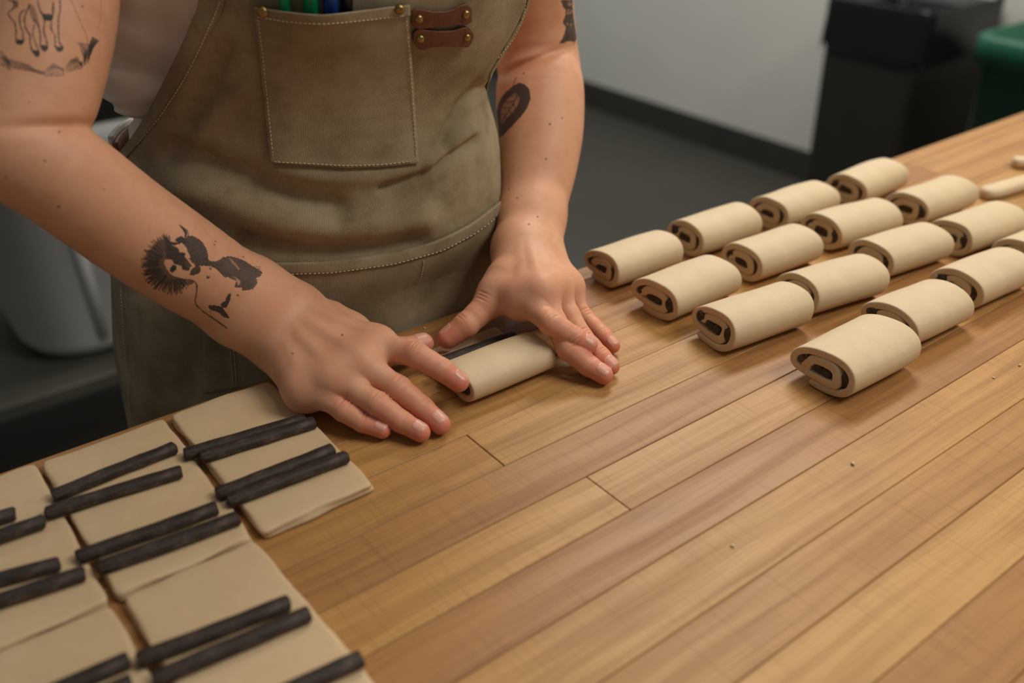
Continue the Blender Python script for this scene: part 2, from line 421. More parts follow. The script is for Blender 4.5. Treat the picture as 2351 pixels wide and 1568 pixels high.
# ------------------------------------------------------------------ rolled dough
def ribbon(cl, th, L, seed, nl=16, bulge=0.0, taper=0.0):
    """extrude a 2-D ribbon (centre line cl in (u,v), thickness th) by length L along x; u runs to -y"""
    cl = np.asarray(cl, float); n = len(cl)
    tg = np.gradient(cl, axis=0); tg /= np.linalg.norm(tg, axis=1)[:, None]; nr = np.stack([-tg[:, 1], tg[:, 0]], 1)
    th = np.broadcast_to(th, (n,)).copy(); th[0] *= 0.55; th[-1] *= 0.55; th[1] *= 0.9; th[-2] *= 0.9
    xs = np.concatenate([[0.0, 0.0003, 0.0011], np.linspace(0.003, L - 0.003, nl - 6), [L - 0.0011, L - 0.0003, L]])
    es = np.ones(nl); es[0] = es[-1] = 0.60; es[1] = es[-2] = 0.86; es[2] = es[-3] = 0.97
    r = np.random.default_rng(seed)
    ph = r.uniform(0, 6.28, 4); V = []
    for j in range(nl):
        s = xs[j] / L
        endj = 0.0014 * smooth_noise(cl * 1.0, seed, 130) * (math.exp(-s * 9) + math.exp(-(1 - s) * 9))
        sc = 1 + bulge * math.sin(math.pi * s) - taper * (s - 0.5)
        off = th / 2 * es[j]
        for sg in (1, -1):
            p = (cl * np.array([1.0, 1.0]) + sg * nr * off[:, None])
            wob = 0.00045 * smooth_noise(np.concatenate([p, np.full((n, 1), xs[j])], 1), seed + 5, 90)
            p = p + nr * wob[:, None]
            u = p[:, 0] * sc; v = p[:, 1] * (1 + 0.04 * math.sin(2 * s * 3 + ph[0]) * (s - 0.3))
            V += [(xs[j] + endj[i], -u[i], v[i]) for i in range(n)]
    V = np.array(V); V[:, 2] = np.maximum(V[:, 2], 0.0002)
    F = []
    idx = lambda j, sg, i: (j * 2 + sg) * n + i
    for j in range(nl - 1):
        for i in range(n - 1):
            F.append((idx(j, 0, i), idx(j, 0, i + 1), idx(j + 1, 0, i + 1), idx(j + 1, 0, i)))
            F.append((idx(j, 1, i + 1), idx(j, 1, i), idx(j + 1, 1, i), idx(j + 1, 1, i + 1)))
        F.append((idx(j, 1, 0), idx(j, 0, 0), idx(j + 1, 0, 0), idx(j + 1, 1, 0)))
        F.append((idx(j, 0, n - 1), idx(j, 1, n - 1), idx(j + 1, 1, n - 1), idx(j + 1, 0, n - 1)))
    for i in range(n - 1):
        F.append((idx(0, 1, i), idx(0, 1, i + 1), idx(0, 0, i + 1), idx(0, 0, i)))
        F.append((idx(nl - 1, 0, i), idx(nl - 1, 0, i + 1), idx(nl - 1, 1, i + 1), idx(nl - 1, 1, i)))
    return V, F
def spiral(a, b, t, tail, turns, pocket, tilt):
    N = 130; n = np.linspace(0, turns, N); th = np.radians(tail) + n * 2 * np.pi
    sa = np.interp(n, [0, .55, .85, 1.0, 1.10, 1.30, 1.42, 1.58, 1.72, 1.86, 2.2], [0, 0, .12 * t, .9 * t, 1.0 * t, t + pocket, t + pocket, t + .5 * pocket, t + pocket * 1.15, 1.2 * t + pocket * .35, 2.0 * t + .6 * pocket])
    sb = np.interp(n, [0, .60, .82, 1.0, 1.3, 1.57, 1.8, 2.0, 2.2], [0, 0, .5 * t, 1.02 * t, 1.03 * t, 1.06 * t, 1.3 * t, 1.9 * t, 2.2 * t])
    k = np.ones(5) / 5
    sa = np.convolve(np.pad(sa, 2, 'edge'), k, 'valid'); sb = np.convolve(np.pad(sb, 2, 'edge'), k, 'valid')
    aa = np.maximum(a - t / 2 - sa, 0.004); bb = np.maximum(b - t / 2 - sb, 0.0022)
    c, s = np.cos(th), np.sin(th); ex = 0.86
    u = aa * np.sign(c) * np.abs(c) ** ex; v = bb * np.sign(s) * np.abs(s) ** ex + b
    u = u + (v - b) * tilt
    return np.stack([u, v], 1)
def lump(cx, cy, w, h, rot, L, seed, x0=0.0):
    n = 14; V = []; F = []; xs = [x0 + 0.0003, x0 + 0.0012, x0 + L / 2, x0 + L - 0.0012, x0 + L - 0.0003]
    for j, x in enumerate(xs):
        e = 0.86 if j in (0, 4) else 1
        for k in range(n):
            a = 2 * math.pi * k / n; c, s = math.cos(a), math.sin(a)
            rr = (abs(c) ** 2.6 + abs(s) ** 2.6) ** (-1 / 2.6) * (1 + 0.10 * smooth_noise(np.array([c, s]), seed, 2.6))
            p = w / 2 * c * rr * e; q = h / 2 * s * rr * e
            V.append((x, -(cx + p * math.cos(rot) - q * math.sin(rot)), cy + p * math.sin(rot) + q * math.cos(rot)))
    for j in range(4):
        for k in range(n): F.append((j * n + k, j * n + (k + 1) % n, (j + 1) * n + (k + 1) % n, (j + 1) * n + k))
    F.append(tuple(range(n))[::-1]); F.append(tuple(4 * n + k for k in range(n)))
    return mesh('chocolate_filling', V, F, M['choc'])
def roll(x, y, yaw, L, label, seed, a=0.0255, b=0.0165, tilt=0.10):
    r = np.random.default_rng(seed)
    root = empty('chocolate_roll', (x, y, TZ), math.radians(yaw))
    tag(root, label, 'pastry', 'rolled chocolate pastries on the table')
    t = 0.0062 * r.uniform(0.96, 1.04) * (b / 0.0165); pk = (0.0050 + (a - 0.0255) * 0.5) * r.uniform(0.9, 1.1); tail = r.uniform(-128, -100)
    cl = spiral(a, b, t, tail, r.uniform(1.84, 1.97), pk, tilt)
    nn = np.linspace(0, 1.9, len(cl)); th = t * (1 + 0.22 * np.clip((nn - 1.0) / 0.25, 0, 1))
    V, F = ribbon(cl, th, L, seed, bulge=r.uniform(0.0, 0.03), taper=r.uniform(-0.04, 0.04))
    link('dough', mesh('dough', V, F, M['dough']), root)
    um = a - t - pk * 0.62
    link('chocolate_filling', lump(-um + 0.0012, b + 0.0036, 0.0105, 0.0090, r.uniform(0.3, 0.8), L, seed + 1), root)
    link('chocolate_filling', lump(um + 0.0006, b + 0.0010, 0.0090, 0.0120, r.uniform(-0.1, 0.5), L, seed + 2), root)
    wr = r.uniform(-0.25, 0.1)
    link('chocolate_filling', lump(-0.0040, b + 0.0006, 0.0088, 0.0070, wr, L, seed + 3), root)
    link('chocolate_filling', lump(0.0036, b - 0.0002, 0.0086, 0.0066, wr, L, seed + 4), root)
    return root
RL = [('A1', .5195, .5475, -1.5, .079, 'chocolate roll nearest the left hand, at the front of the table edge row'),
      ('A2', .6260, .5475, -2.5, .079, 'second chocolate roll along the table edge row, behind the one nearest the hand'),
      ('A3', .7360, .5390, -2.0, .082, 'third chocolate roll along the table edge row, before the dark floor'),
      ('A4', .8520, .5300, 2.0, .083, 'farthest chocolate roll of the table edge row, under the black bin'),
      ('B1', .5140, .4770, 0.5, .080, 'front chocolate roll of the second row in, with a wide double centre'),
      ('B2', .6270, .4800, -3.5, .080, 'second chocolate roll of the second row in, touching the front one'),
      ('B3', .7400, .4790, -9.0, .082, 'third chocolate roll of the second row in, turned to show its end'),
      ('B4', .8560, .4620, -3.0, .085, 'farthest chocolate roll of the second row in, left of the dough scrap'),
      ('C1', .5160, .4140, -7.0, .085, 'front chocolate roll of the third row in, with an open hollow beside its centre'),
      ('C2', .6170, .4110, -9.0, .082, 'second chocolate roll of the third row in, half hidden by the front roll'),
      ('C3', .7250, .4140, -7.0, .083, 'third chocolate roll of the third row in, its end face mostly covered'),
      ('C4', .8250, .3970, -6.0, .085, 'farthest chocolate roll of the third row in, cut by the right frame edge'),
      ('D1', .5310, .3220, 0.0, .082, 'frontmost chocolate roll of all, wide and flat, nearest the bare wood'),
      ('D2', .6310, .3340, -3.0, .076, 'chocolate roll directly behind the frontmost roll and touching it'),
      ('D3', .7310, .3350, -3.0, .082, 'third chocolate roll of the row nearest the camera, at the right frame edge'),
      ('D4', .8320, .3350, -4.0, .082, 'farthest chocolate roll of the near row, only its top left curve in frame')]
for i, (nm, x, y, yaw, L, lab) in enumerate(RL):
    wide = {'D1': (.0290, .0165), 'D2': (.0275, .0165), 'B1': (.0270, .0165), 'A1': (.0245, .0160), 'B3': (.0265, .0170)}.get(nm, (.0255, .0165))
    roll(x, y, yaw, L, lab, 100 + 7 * i, *wide)

# the roll being shaped between the hands
root = empty('half_rolled_dough', (0.3155, 0.4760, TZ), math.radians(-0.5))
tag(root, 'half rolled dough with a chocolate baton, between the two hands', 'pastry')
ths = np.radians(np.linspace(-90, 215, 60)); aH, bH, tH = 0.0210, 0.0127, 0.0052
flat = [(-0.0600 + 0.0600 * k / 24, tH / 2 + 0.0004 + 0.0010 * math.exp(-((k / 24 - 0.05) / 0.1) ** 2)) for k in range(24)]
cl = np.array(flat + [((aH - tH / 2) * math.copysign(abs(math.cos(q)) ** 0.9, math.cos(q)), bH + (bH - tH / 2) * math.copysign(abs(math.sin(q)) ** 0.9, math.sin(q))) for q in ths])
cl[24:, 1] += 0.0004
V, F = ribbon(cl, tH, 0.0760, 55, bulge=0.01)
link('dough', mesh('dough', V, F, M['dough']), root)
o = link('chocolate_baton', baton_mesh(0.0770, 91), root, (0.0395, 0.0348, tH + 0.0006), math.radians(-0.8))
link('chocolate_filling', lump(0.0115, 0.0120, 0.0080, 0.0072, 0.4, 0.0745, 93), root)
link('chocolate_filling', lump(0.0020, 0.0090, 0.0085, 0.0062, 0.1, 0.0745, 94), root)

# ------------------------------------------------------------------ scraps and crumbs
def scrap(x, y, yaw, L, w, h, seed, label):
    nl, n = 16, 14; V = []; F = []
    for j in range(nl):
        s = j / (nl - 1); e = min(1.0, 0.55 + 6 * min(s, 1 - s))
        for k in range(n):
            a = 2 * math.pi * k / n; c, q = math.cos(a), math.sin(a); rr = (abs(c) ** 4 + abs(q) ** 4) ** -0.25
            p = np.array([s * L, w / 2 * c * rr * e, h / 2 + h / 2 * q * rr * (0.6 + 0.4 * e)])
            p[1] += 0.0012 * smooth_noise(p, seed, 90); p[2] = max(0.0002, p[2] + 0.0006 * smooth_noise(p, seed + 1, 120))
            V.append(p)
    for j in range(nl - 1):
        for k in range(n): F.append((j * n + k, j * n + (k + 1) % n, (j + 1) * n + (k + 1) % n, (j + 1) * n + k))
    F.append(tuple(range(n))[::-1]); F.append(tuple((nl - 1) * n + k for k in range(n)))
    return tag(link('dough_scrap', mesh('dough_scrap', V, F, M['dough']), None, (x, y, TZ), math.radians(yaw)), label, 'dough')
scrap(0.985, 0.448, -8, 0.11, 0.021, 0.012, 3, 'pale strip of scrap dough behind the rolls, at the right frame edge')
scrap(1.110, 0.482, -50, 0.045, 0.018, 0.012, 8, 'small scrap of dough cut by the right frame edge, above the scrap strip')
def crumb(u, v, s, seed, label):
    bm = bmesh.new(); bmesh.ops.create_icosphere(bm, subdivisions=1, radius=s)
    for vv in bm.verts:
        k = 1 + 0.3 * float(smooth_noise(np.array(vv.co) / s, seed, 2.0)); vv.co = Vector((vv.co.x * k * 1.3, vv.co.y * k, max(-s * 0.55, vv.co.z * k * 0.7)))
    P = unp(u, v, TZ); o = link('dough_crumb', from_bm('dough_crumb', bm, M['dough'], True), None, (P[0], P[1], TZ + s * 0.55), seed)
    return tag(o, label, 'crumb')
crumb(1957, 1066, 0.0013, 1, 'white dough crumb on bare wood below the frontmost roll')
crumb(1681, 1254, 0.0011, 2, 'tiny dough crumb on bare wood at lower right of centre')
crumb(2341, 840, 0.0012, 3, 'dough crumb near the right frame edge, beside the near row of rolls')
crumb(2280, 868, 0.0010, 4, 'tiny dough crumb between the near row of rolls and the dark plank')
crumb(975, 754, 0.0012, 5, 'dough crumb at the apron, above the right thumb')

# ------------------------------------------------------------------ implicit surfaces
def cone(P, A, B, ra, rb):
    d = B - A; L2 = float(d @ d) + 1e-12
    q = P - A; t = np.clip((q @ d) / L2, 0, 1)
    q -= t[:, None] * d
    return np.sqrt(np.einsum('ij,ij->i', q, q)) - (ra + t * (rb - ra))
def smin(a, b, k):
    h = np.clip(0.5 + 0.5 * (b - a) / k, 0, 1)
    return b + (a - b) * h - k * h * (1 - h)
class Field:
    """base groups blended softly, finger groups blended to the base only, so that fingers stay apart"""
    def __init__(s): s.base = []; s.fing = []; s.groove = []
    def sdf(s, P):
        d = np.full(len(P), 1.0)
        for prims, k, kb in s.base:
            pts = np.array([x for pr in prims for x in (pr[0], pr[1])]); rm = max(max(p[2], p[3]) for p in prims) + 0.035
            lo, hi = pts.min(0) - rm, pts.max(0) + rm
            m = np.all((P > lo) & (P < hi), 1)
            if not m.any(): continue
            Q = P[m]; g = None
            for A, B, ra, rb in prims:
                c = cone(Q.copy(), A, B, ra, rb); g = c if g is None else smin(g, c, k)
            d[m] = smin(d[m], g, kb)
        base = d.copy()
        for prims, k, kb in s.fing:
            pts = np.array([x for pr in prims for x in (pr[0], pr[1])]); rm = 0.032
            lo, hi = pts.min(0) - rm, pts.max(0) + rm
            m = np.all((P > lo) & (P < hi), 1)
            if not m.any(): continue
            Q = P[m]; g = None
            for A, B, ra, rb in prims:
                c = cone(Q.copy(), A, B, ra, rb); g = c if g is None else smin(g, c, k)
            d[m] = np.minimum(d[m], smin(base[m], g, kb))
        for c, ax, dep, w, R in s.groove:
            q = P - c; r2 = np.einsum('ij,ij->i', q, q); m = r2 < (2.2 * R) ** 2
            if m.any():
                sx = q[m] @ ax; d[m] += dep * np.exp(-(sx / w) ** 2) * np.exp(-r2[m] / R ** 2)
        return d
    def project(s, P, it=2):
        e = 0.0004; P = P.copy()
        for _ in range(it):
            d = s.sdf(P); G = np.stack([s.sdf(P + np.eye(3)[i] * e) - d for i in range(3)], 1) / e
            P -= (d / (np.einsum('ij,ij->i', G, G) + 1e-6))[:, None] * G * 0.9
        return P
    def march(s, O, D, it=40, start=0.0):
        D = D / np.linalg.norm(D, axis=1)[:, None]; t = np.full(len(O), start)
        for _ in range(it):
            t += np.clip(s.sdf(O + D * t[:, None]), -0.02, 0.03) * 0.9
        return O + D * t[:, None]
def surface_net(sdf, lo, hi, h):
    lo = np.asarray(lo, float); nb = np.ceil((np.asarray(hi) - lo) / (8 * h)).astype(int)
    bi = np.stack(np.meshgrid(*[np.arange(k) for k in nb], indexing='ij'), -1).reshape(-1, 3)
    cen = lo + (bi * 8 + 4) * h
    d = np.concatenate([sdf(c) for c in np.array_split(cen, max(1, len(cen) // 200000))])
    bi = bi[np.abs(d) < 8 * h * 0.95 + 0.002]
    NX, NY, NZ = [int(k) * 8 + 2 for k in nb]
    off = np.stack(np.meshgrid(*[np.arange(9)] * 3, indexing='ij'), -1).reshape(-1, 3)
    keys, verts, ed = [], [], []
    cor = [(0, 0, 0), (1, 0, 0), (0, 1, 0), (1, 1, 0), (0, 0, 1), (1, 0, 1), (0, 1, 1), (1, 1, 1)]
    prs = [(0, 1), (2, 3), (4, 5), (6, 7), (0, 2), (1, 3), (4, 6), (5, 7), (0, 4), (1, 5), (2, 6), (3, 7)]
    for ch in np.array_split(bi, max(1, len(bi) // 400)):
        P = (ch[:, None, :] * 8 + off[None]).reshape(-1, 3)
        D = sdf(lo + P * h).reshape(-1, 9, 9, 9)
        C = np.stack([D[:, a:a + 8, b:b + 8, c:c + 8] for a, b, c in cor], -1)
        neg = C < 0; act = neg.any(-1) & ~neg.all(-1)
        q = np.argwhere(act); cv = C[act]
        ci = ch[q[:, 0]] * 8 + q[:, 1:]
        acc = np.zeros((len(q), 3)); cnt = np.zeros(len(q)); cora = np.array(cor, float)
        for i, j in prs:
            a, b = cv[:, i], cv[:, j]; m = (a < 0) != (b < 0)
            tt = np.where(m, a / np.where(m, a - b, 1), 0)
            acc += np.where(m[:, None], cora[i] + tt[:, None] * (cora[j] - cora[i]), 0); cnt += m
        verts.append(lo + (ci + acc / cnt[:, None]) * h)
        keys.append((ci[:, 0] * NY + ci[:, 1]) * NZ + ci[:, 2])
        for axn, j in ((0, 1), (1, 2), (2, 4)):
            m = (cv[:, 0] < 0) != (cv[:, j] < 0)
            ed.append((axn, ci[m], cv[m, 0] < 0))
    keys = np.concatenate(keys); verts = np.concatenate(verts)
    o = np.argsort(keys); sk = keys[o]
    quads = []
    for axn, ci, ng in ed:
        e1 = np.zeros(3, int); e2 = np.zeros(3, int); e1[(axn + 1) % 3] = 1; e2[(axn + 2) % 3] = 1
        ids = []; ok = np.ones(len(ci), bool)
        for dd in (0 * e1, -e1, -e1 - e2, -e2):
            c = ci + dd; k = (c[:, 0] * NY + c[:, 1]) * NZ + c[:, 2]
            p = np.clip(np.searchsorted(sk, k), 0, len(sk) - 1); ok &= sk[p] == k; ids.append(o[p])
        q = np.stack(ids, 1); q[~ng] = q[~ng][:, ::-1]; quads.append(q[ok])
    return verts, np.concatenate(quads)

# ------------------------------------------------------------------ the baker: arms and hands
RH = dict(index=[(862, 795, 37), (956, 815, 41), (1014, 848, 32), (1054, 877, 24)],
          middle=[(826, 836, 36), (915, 892, 26), (970, 937, 14), (1011, 974, 8.8)],
          ring=[(765, 868, 31), (866, 927, 22), (922, 968, 12), (966, 993, 8.2)],
          pinky=[(700, 885, 25), (790, 943, 17), (833, 970, 11), (878, 988, 7.4)],
          thumb=[(760, 735, 34), (850, 785, 23), (925, 805, 19), (971, 789, 17.5)])
LH = dict(index=[(1198, 684, 44), (1265, 742, 40), (1318, 774, 30), (1350, 792, 24)],
          middle=[(1240, 672, 50), (1305, 800, 22), (1350, 838, 13), (1386, 861, 8.8)],
          ring=[(1272, 662, 46), (1335, 775, 20), (1378, 818, 12), (1403, 841, 8.2)],
          pinky=[(1297, 655, 36), (1340, 728, 18), (1385, 770, 11), (1407, 794, 7.4)],
          thumb=[(1160, 640, 48), (1118, 702, 35), (1070, 746, 26), (1028, 777, 17.5)])
FR = dict(index=(.0106, .0089, .0083, .0078, .0071), middle=(.0110, .0089, .0083, .0077, .0070), ring=(.0105, .0085, .0079, .0073, .0066),
          pinky=(.0096, .0075, .0069, .0064, .0058), thumb=(.0146, .0114, .0100, .0096, .0083))
def chain(pts, rad):
    return [(pts[i], pts[i + 1], rad[i], rad[i + 1]) for i in range(len(pts) - 1)]
def dense(P, r, m=5):
    P = np.array(P); r = np.array(r); n = len(P); Q, q = [], []
    X = np.concatenate([P, r[:, None]], 1); X = np.concatenate([[2 * X[0] - X[1]], X, [2 * X[-1] - X[-2]]])
    for i in range(n - 1):
        p0, p1, p2, p3 = X[i:i + 4]
        for t in np.arange(m) / m:
            c = 0.5 * (2 * p1 + (p2 - p0) * t + (2 * p0 - 5 * p1 + 4 * p2 - p3) * t * t + (3 * p1 - p0 - 3 * p2 + p3) * t ** 3); Q.append(c[:3]); q.append(c[3])
    return Q + [P[-1]], q + [r[-1]]
def px_chain(st):
    P = [unpd(u, v, d) for u, v, d, r in st]; return P, [r * d / FPX / math.sqrt(1 + ((u - IW / 2) ** 2 + (v - IH / 2) ** 2) / FPX ** 2) for u, v, d, r in st]
hands = {}
def build_arm(side, upper, fore, wrist, wrists, H, thumb_side):
    f = Field()
    Pu, ru = px_chain(upper); Pf, rf = px_chain(fore)
    f.base.append((chain(*dense(Pu, ru)), 0.0008, 0.010)); f.base.append((chain(*dense(Pf, rf)), 0.0008, 0.004))
    W = J(*wrist); w1, w2 = [unpd(*q) for q in wrists]
    JJ = {k: [J(*j) for j in v] for k, v in H.items()}
    pr = []; off = (w1 - w2) * 0.42
    for w, sg in ((w1, 1), (w2, -1)): pr.append((Pf[-1] + off * sg, w, rf[-1] * 0.70, 0.0185))
    pr.append((w1, w2, 0.0185, 0.0185))
    rw = dict(index=(.0170, .0128), middle=(.0170, .0128), ring=(.0165, .0118), pinky=(.0165, .0108))
    wp = dict(index=.15, middle=.40, ring=.62, pinky=.85)
    for k in ('index', 'middle', 'ring', 'pinky'):
        s = w1 + (w2 - w1) * wp[k]
        pr.append((s, JJ[k][0], *rw[k]))
    pr.append((JJ['thumb'][1] * 0.7 + JJ['thumb'][0] * 0.3, JJ['index'][0], .0075, .0085))     # web of the thumb
    for ka, kb_ in (('index', 'middle'), ('middle', 'ring'), ('ring', 'pinky')): pr.append((JJ[ka][0], JJ[kb_][0], .0106, .0102))
    # flesh of the palm under the knuckles
    dn = np.array([0, 0, -1.0])
    pr.append((w2 + dn * 0.004, JJ['pinky'][0] + dn * 0.006, .0160, .0120))
    pr.append((JJ['index'][0] + dn * 0.004, JJ['pinky'][0] + dn * 0.004, .0115, .0100))
    pr.append(((w1 * 0.75 + w2 * 0.25) + dn * 0.004, JJ['thumb'][1] * 0.45 + JJ['thumb'][0] * 0.55, .0160, .0140))
    f.base.append((pr, 0.013, 0.016))
    tend = []
    for k in ('index', 'middle', 'ring', 'pinky'):
        a_ = w1 + (w2 - w1) * wp[k] + (CAM - w1) * 0.0; b_ = JJ[k][0]; n_ = nrm(np.array([0, 0, 1.0]) * 0.8 + nrm(CAM - b_) * 0.5)
        tend.append((a_ * 0.75 + b_ * 0.25 + n_ * 0.0140, b_ * 0.92 + a_ * 0.08 + n_ * (rw[k][1] - 0.0012), .0024, .0026))
    f.base.append((tend, 0.0005, 0.0055))
    for k in ('index', 'middle', 'ring', 'pinky', 'thumb'):
        a, b, c, d = JJ[k]; r = FR[k]
        m1 = a * 0.45 + b * 0.55; m2 = b * 0.5 + c * 0.5
        ch = chain([a, m1, b, m2, c, d], [r[0], r[1] * 0.985, r[1], r[2] * 0.97, r[3] * 1.02, r[4]])
        f.fing.append((ch, 0.0025, 0.0065))
        ax = nrm(c - a)
        for cc, q, dep in ((b, nrm(c - a), 0.0010), (c, nrm(d - b), 0.0008)):
            dors = np.array([0, 0, 1.0]); dors = nrm(dors - q * (dors @ q))
            for s in ((-0.0026, 0.0, 0.0026) if cc is b else (-0.0011, 0.0012)):
                f.groove.append((cc + dors * r[1] + q * s, q, dep, 0.0008, 0.0050))
    hands[side] = dict(J=JJ, W=W, Pu=Pu, Pf=Pf, w1=w1, w2=w2)
    return f
FRI = build_arm('R',
    [(145, -720, .600, 188), (127, -250, .593, 178), (118, 0, .585, 169), (96, 140, .580, 162), (68, 255, .574, 154), (44, 335, .570, 146)],
    [(38, 340, .570, 146), (140, 402, .582, 138), (283, 508, .614, 127), (412, 596, .645, 118), (570, 696, .680, 100)],
    (656, 747, 38), [(678, 712, .700), (634, 780, .694)], RH, 1)
FLE = build_arm('L',
    [(1185, -700, .660, 160), (1200, -250, .780, 120), (1218, 0, .848, 104), (1228, 90, .868, 100), (1236, 150, .880, 97)],
    [(1237, 160, .880, 97), (1240, 215, .862, 104), (1240, 300, .850, 101), (1235, 380, .838, 91), (1227, 446, .826, 81), (1219, 505, .808, 74)],
    (1208, 565, 55), [(1188, 568, .777), (1232, 570, .787)], LH, -1)
def crease(f, a, b, depth, dep, w, R_):
    P = unpd((a[0] + b[0]) / 2, (a[1] + b[1]) / 2, depth); al = nrm(unpd(*b, depth) - unpd(*a, depth)); ax = nrm(np.cross(al, P - CAM))
    for _ in range(6):                                   # slide onto the skin along the view ray
        P = P + nrm(P - CAM) * np.clip(f.sdf(P[None])[0], -0.02, 0.03)
    f.groove.append((P, ax, dep, w, R_))
crease(FLE, (1130, 180), (1282, 118), .80, .0070, .0045, .036)
crease(FRI, (60, 292), (215, 286), .50, .0030, .0040, .032)
arms_v, arms_q, tints, base_n = [], [], [], 0
def arm_mesh(f, side, h):
    pts = []
    for prims, _, _ in f.base + f.fing:
        for A, B, ra, rb in prims:
            pts += [A - ra - 0.012, A + ra + 0.012, B - rb - 0.012, B + rb + 0.012]
    pts = np.array(pts)
    v, q = surface_net(f.sdf, pts.min(0), pts.max(0), h)
    v = f.project(v, 1)
    return v, q
RES = 0.0010
arm = {}
for f, side in ((FRI, 'R'), (FLE, 'L')): arm[side] = arm_mesh(f, side, RES)
print('arm verts', len(arm['R'][0]), len(arm['L'][0]))

# torso frame: the baker stands turned a little towards the window side
YAW = math.radians(27)
TA = np.array([math.cos(YAW), -math.sin(YAW), 0]); TB = np.array([math.sin(YAW), math.cos(YAW), 0])
SL = np.array([[0.40, .320, .724, .182, .130], [0.60, .319, .722, .178, .126], [0.75, .318, .720, .174, .120], [0.85, .3177, .7173, .1711, .115], [0.93, .321, .7127, .1629, .113], [0.99, .3278, .7077, .1567, .112],
               [1.03, .3322, .7054, .1502, .108], [1.075, .3291, .7045, .1393, .104], [1.12, .3402, .6964, .1555, .114], [1.15, .3444, .6923, .1601, .125], [1.20, .346, .690, .167, .134], [1.29, .346, .694, .168, .126], [1.36, .346, .705, .150, .098], [1.42, .346, .715, .10, .075]])
def slices(z, add=0.0):
    z = np.asarray(z, float)
    k = [np.interp(z, SL[:, 0], SL[:, i]) for i in range(1, 5)]
    k = [(np.interp(z - 0.012, SL[:, 0], SL[:, i + 1]) + np.interp(z + 0.012, SL[:, 0], SL[:, i + 1]) + c) / 3 for i, c in enumerate(k)]
    return k[0], k[1], k[2] + add, k[3] + add
def torso(psi, z, add=0.0):
    """psi 0 = front centre, positive towards the baker's left (image right)"""
    psi = np.asarray(psi, float); z = np.asarray(z, float); cx, cy, a, b = slices(z, add)
    s, c = np.sin(psi), np.cos(psi)
    s = np.sign(s) * np.abs(s) ** 0.9; c = np.sign(c) * np.abs(c) ** 0.9
    P = np.stack([cx, cy, z], -1) + (a * s)[..., None] * TA - (b * c)[..., None] * TB
    return P
def px_to_torso(pts, add=0.0, fn=None):
    """where the view ray of each photo point meets the torso's front, as (psi, z)"""
    ps = np.radians(np.linspace(-125, 125, 201)); zs = np.linspace(0.55, 1.40, 341)
    G = torso(*np.meshgrid(ps, zs, indexing='ij'), add); X = proj(G)
    dep = (G - CAM) @ RC[:, 2]; out = []
    for p in pts:
        d2 = ((X - np.array(p)) ** 2).sum(-1); cand = np.argwhere(d2 < max(d2.min() * 4, 60))
        k = min(cand, key=lambda q: dep[tuple(q)] + 0.0002 * d2[tuple(q)]); out.append((ps[k[0]], zs[k[1]]))
    out = np.array(out); T = np.array(pts, float); fn = fn or torso; e = 1e-4; st = out.copy()
    for _ in range(5):
        x0 = proj(fn(out[:, 0], out[:, 1], add)); r = T - x0
        ja = (proj(fn(out[:, 0] + e, out[:, 1], add)) - x0) / e; jb = (proj(fn(out[:, 0], out[:, 1] + e, add)) - x0) / e
        det = ja[:, 0] * jb[:, 1] - ja[:, 1] * jb[:, 0]; det = np.where(np.abs(det) < 1e4, 1e12, det)
        out = out + np.stack([(r[:, 0] * jb[:, 1] - r[:, 1] * jb[:, 0]) / det, (ja[:, 0] * r[:, 1] - ja[:, 1] * r[:, 0]) / det], 1) * 0.8
        out = st + np.clip(out - st, -0.06, 0.06)
    return out

# trunk, neck and head of the same body, coarser, under the clothes
tf = Field()
cN = np.array([.346, .712, 0])
tr = []
for z0, z1 in zip((.60, .78, .92, 1.02, 1.12, 1.22), (.78, .92, 1.02, 1.12, 1.22, 1.31)):
    for s in (-1, -0.33, 0.33, 1):
        pr_ = []
        for z in (z0, z1):
            cx, cy, a, b = [float(q) for q in slices(z)]
            rr = b * 0.72; pr_.append((np.array([cx, cy, z]) + TA * s * (a * 0.93 - rr) + TB * 0.006, rr))
        tr.append((pr_[0][0], pr_[1][0], pr_[0][1] * 0.94, pr_[1][1] * 0.94))
tf.base.append((tr, 0.02, 0.02))
shR, shL = hands['R']['Pu'][0], hands['L']['Pu'][0]
neck0, neck1 = np.array([.340, .725, 1.36]), np.array([.325, .700, 1.47])
tf.base.append(([(shR, neck0, .050, .055), (shL, neck0, .050, .055), (neck0, neck1, .055, .052)], 0.03, 0.03))
hc = np.array([.305, .672, 1.575]); face = nrm(np.array([-.35, -.75, -.45])); hup = nrm(np.array([0, 0, 1.0]) - face * face[2]); hs = np.cross(face, hup)
tf.base.append(([(hc + hup * 0.03 - face * 0.025, hc - hup * 0.01 + face * 0.01, .078, .070), (hc - hup * 0.01 + face * 0.02, hc - hup * 0.085 + face * 0.045, .058, .030), (neck1, hc - hup * .03, .05, .06)], 0.03, 0.03))
tf.base.append(([(hc + face * 0.074 - hup * 0.005, hc + face * 0.095 - hup * 0.038, .006, .011)], 0.01, 0.012))
for s in (-1, 1):
    tf.base.append(([(hc + hs * s * 0.073 - face * 0.01 - hup * 0.005, hc + hs * s * 0.071 - face * 0.008 - hup * 0.035, .013, .009)], 0.006, 0.006))
    tf.groove.append((hc + face * 0.075 + hs * s * 0.031 + hup * 0.002, hup, 0.006, 0.010, 0.016))
tf.groove.append((hc + face * 0.085 - hup * 0.062, hup, 0.003, 0.003, 0.018))
tv, tq = surface_net(tf.sdf, (.08, .46, .58), (.62, .90, 1.70), 0.0065)
tv = tf.project(tv, 1)
def clear_table(P):
    low = np.clip((0.965 - P[..., 2]) / 0.04, 0, 1); P[..., 1] = np.where(low > 0, np.maximum(P[..., 1], (EDGE + 0.012) * low + P[..., 1] * (1 - low)), P[..., 1]); return P
tv = clear_table(tv)

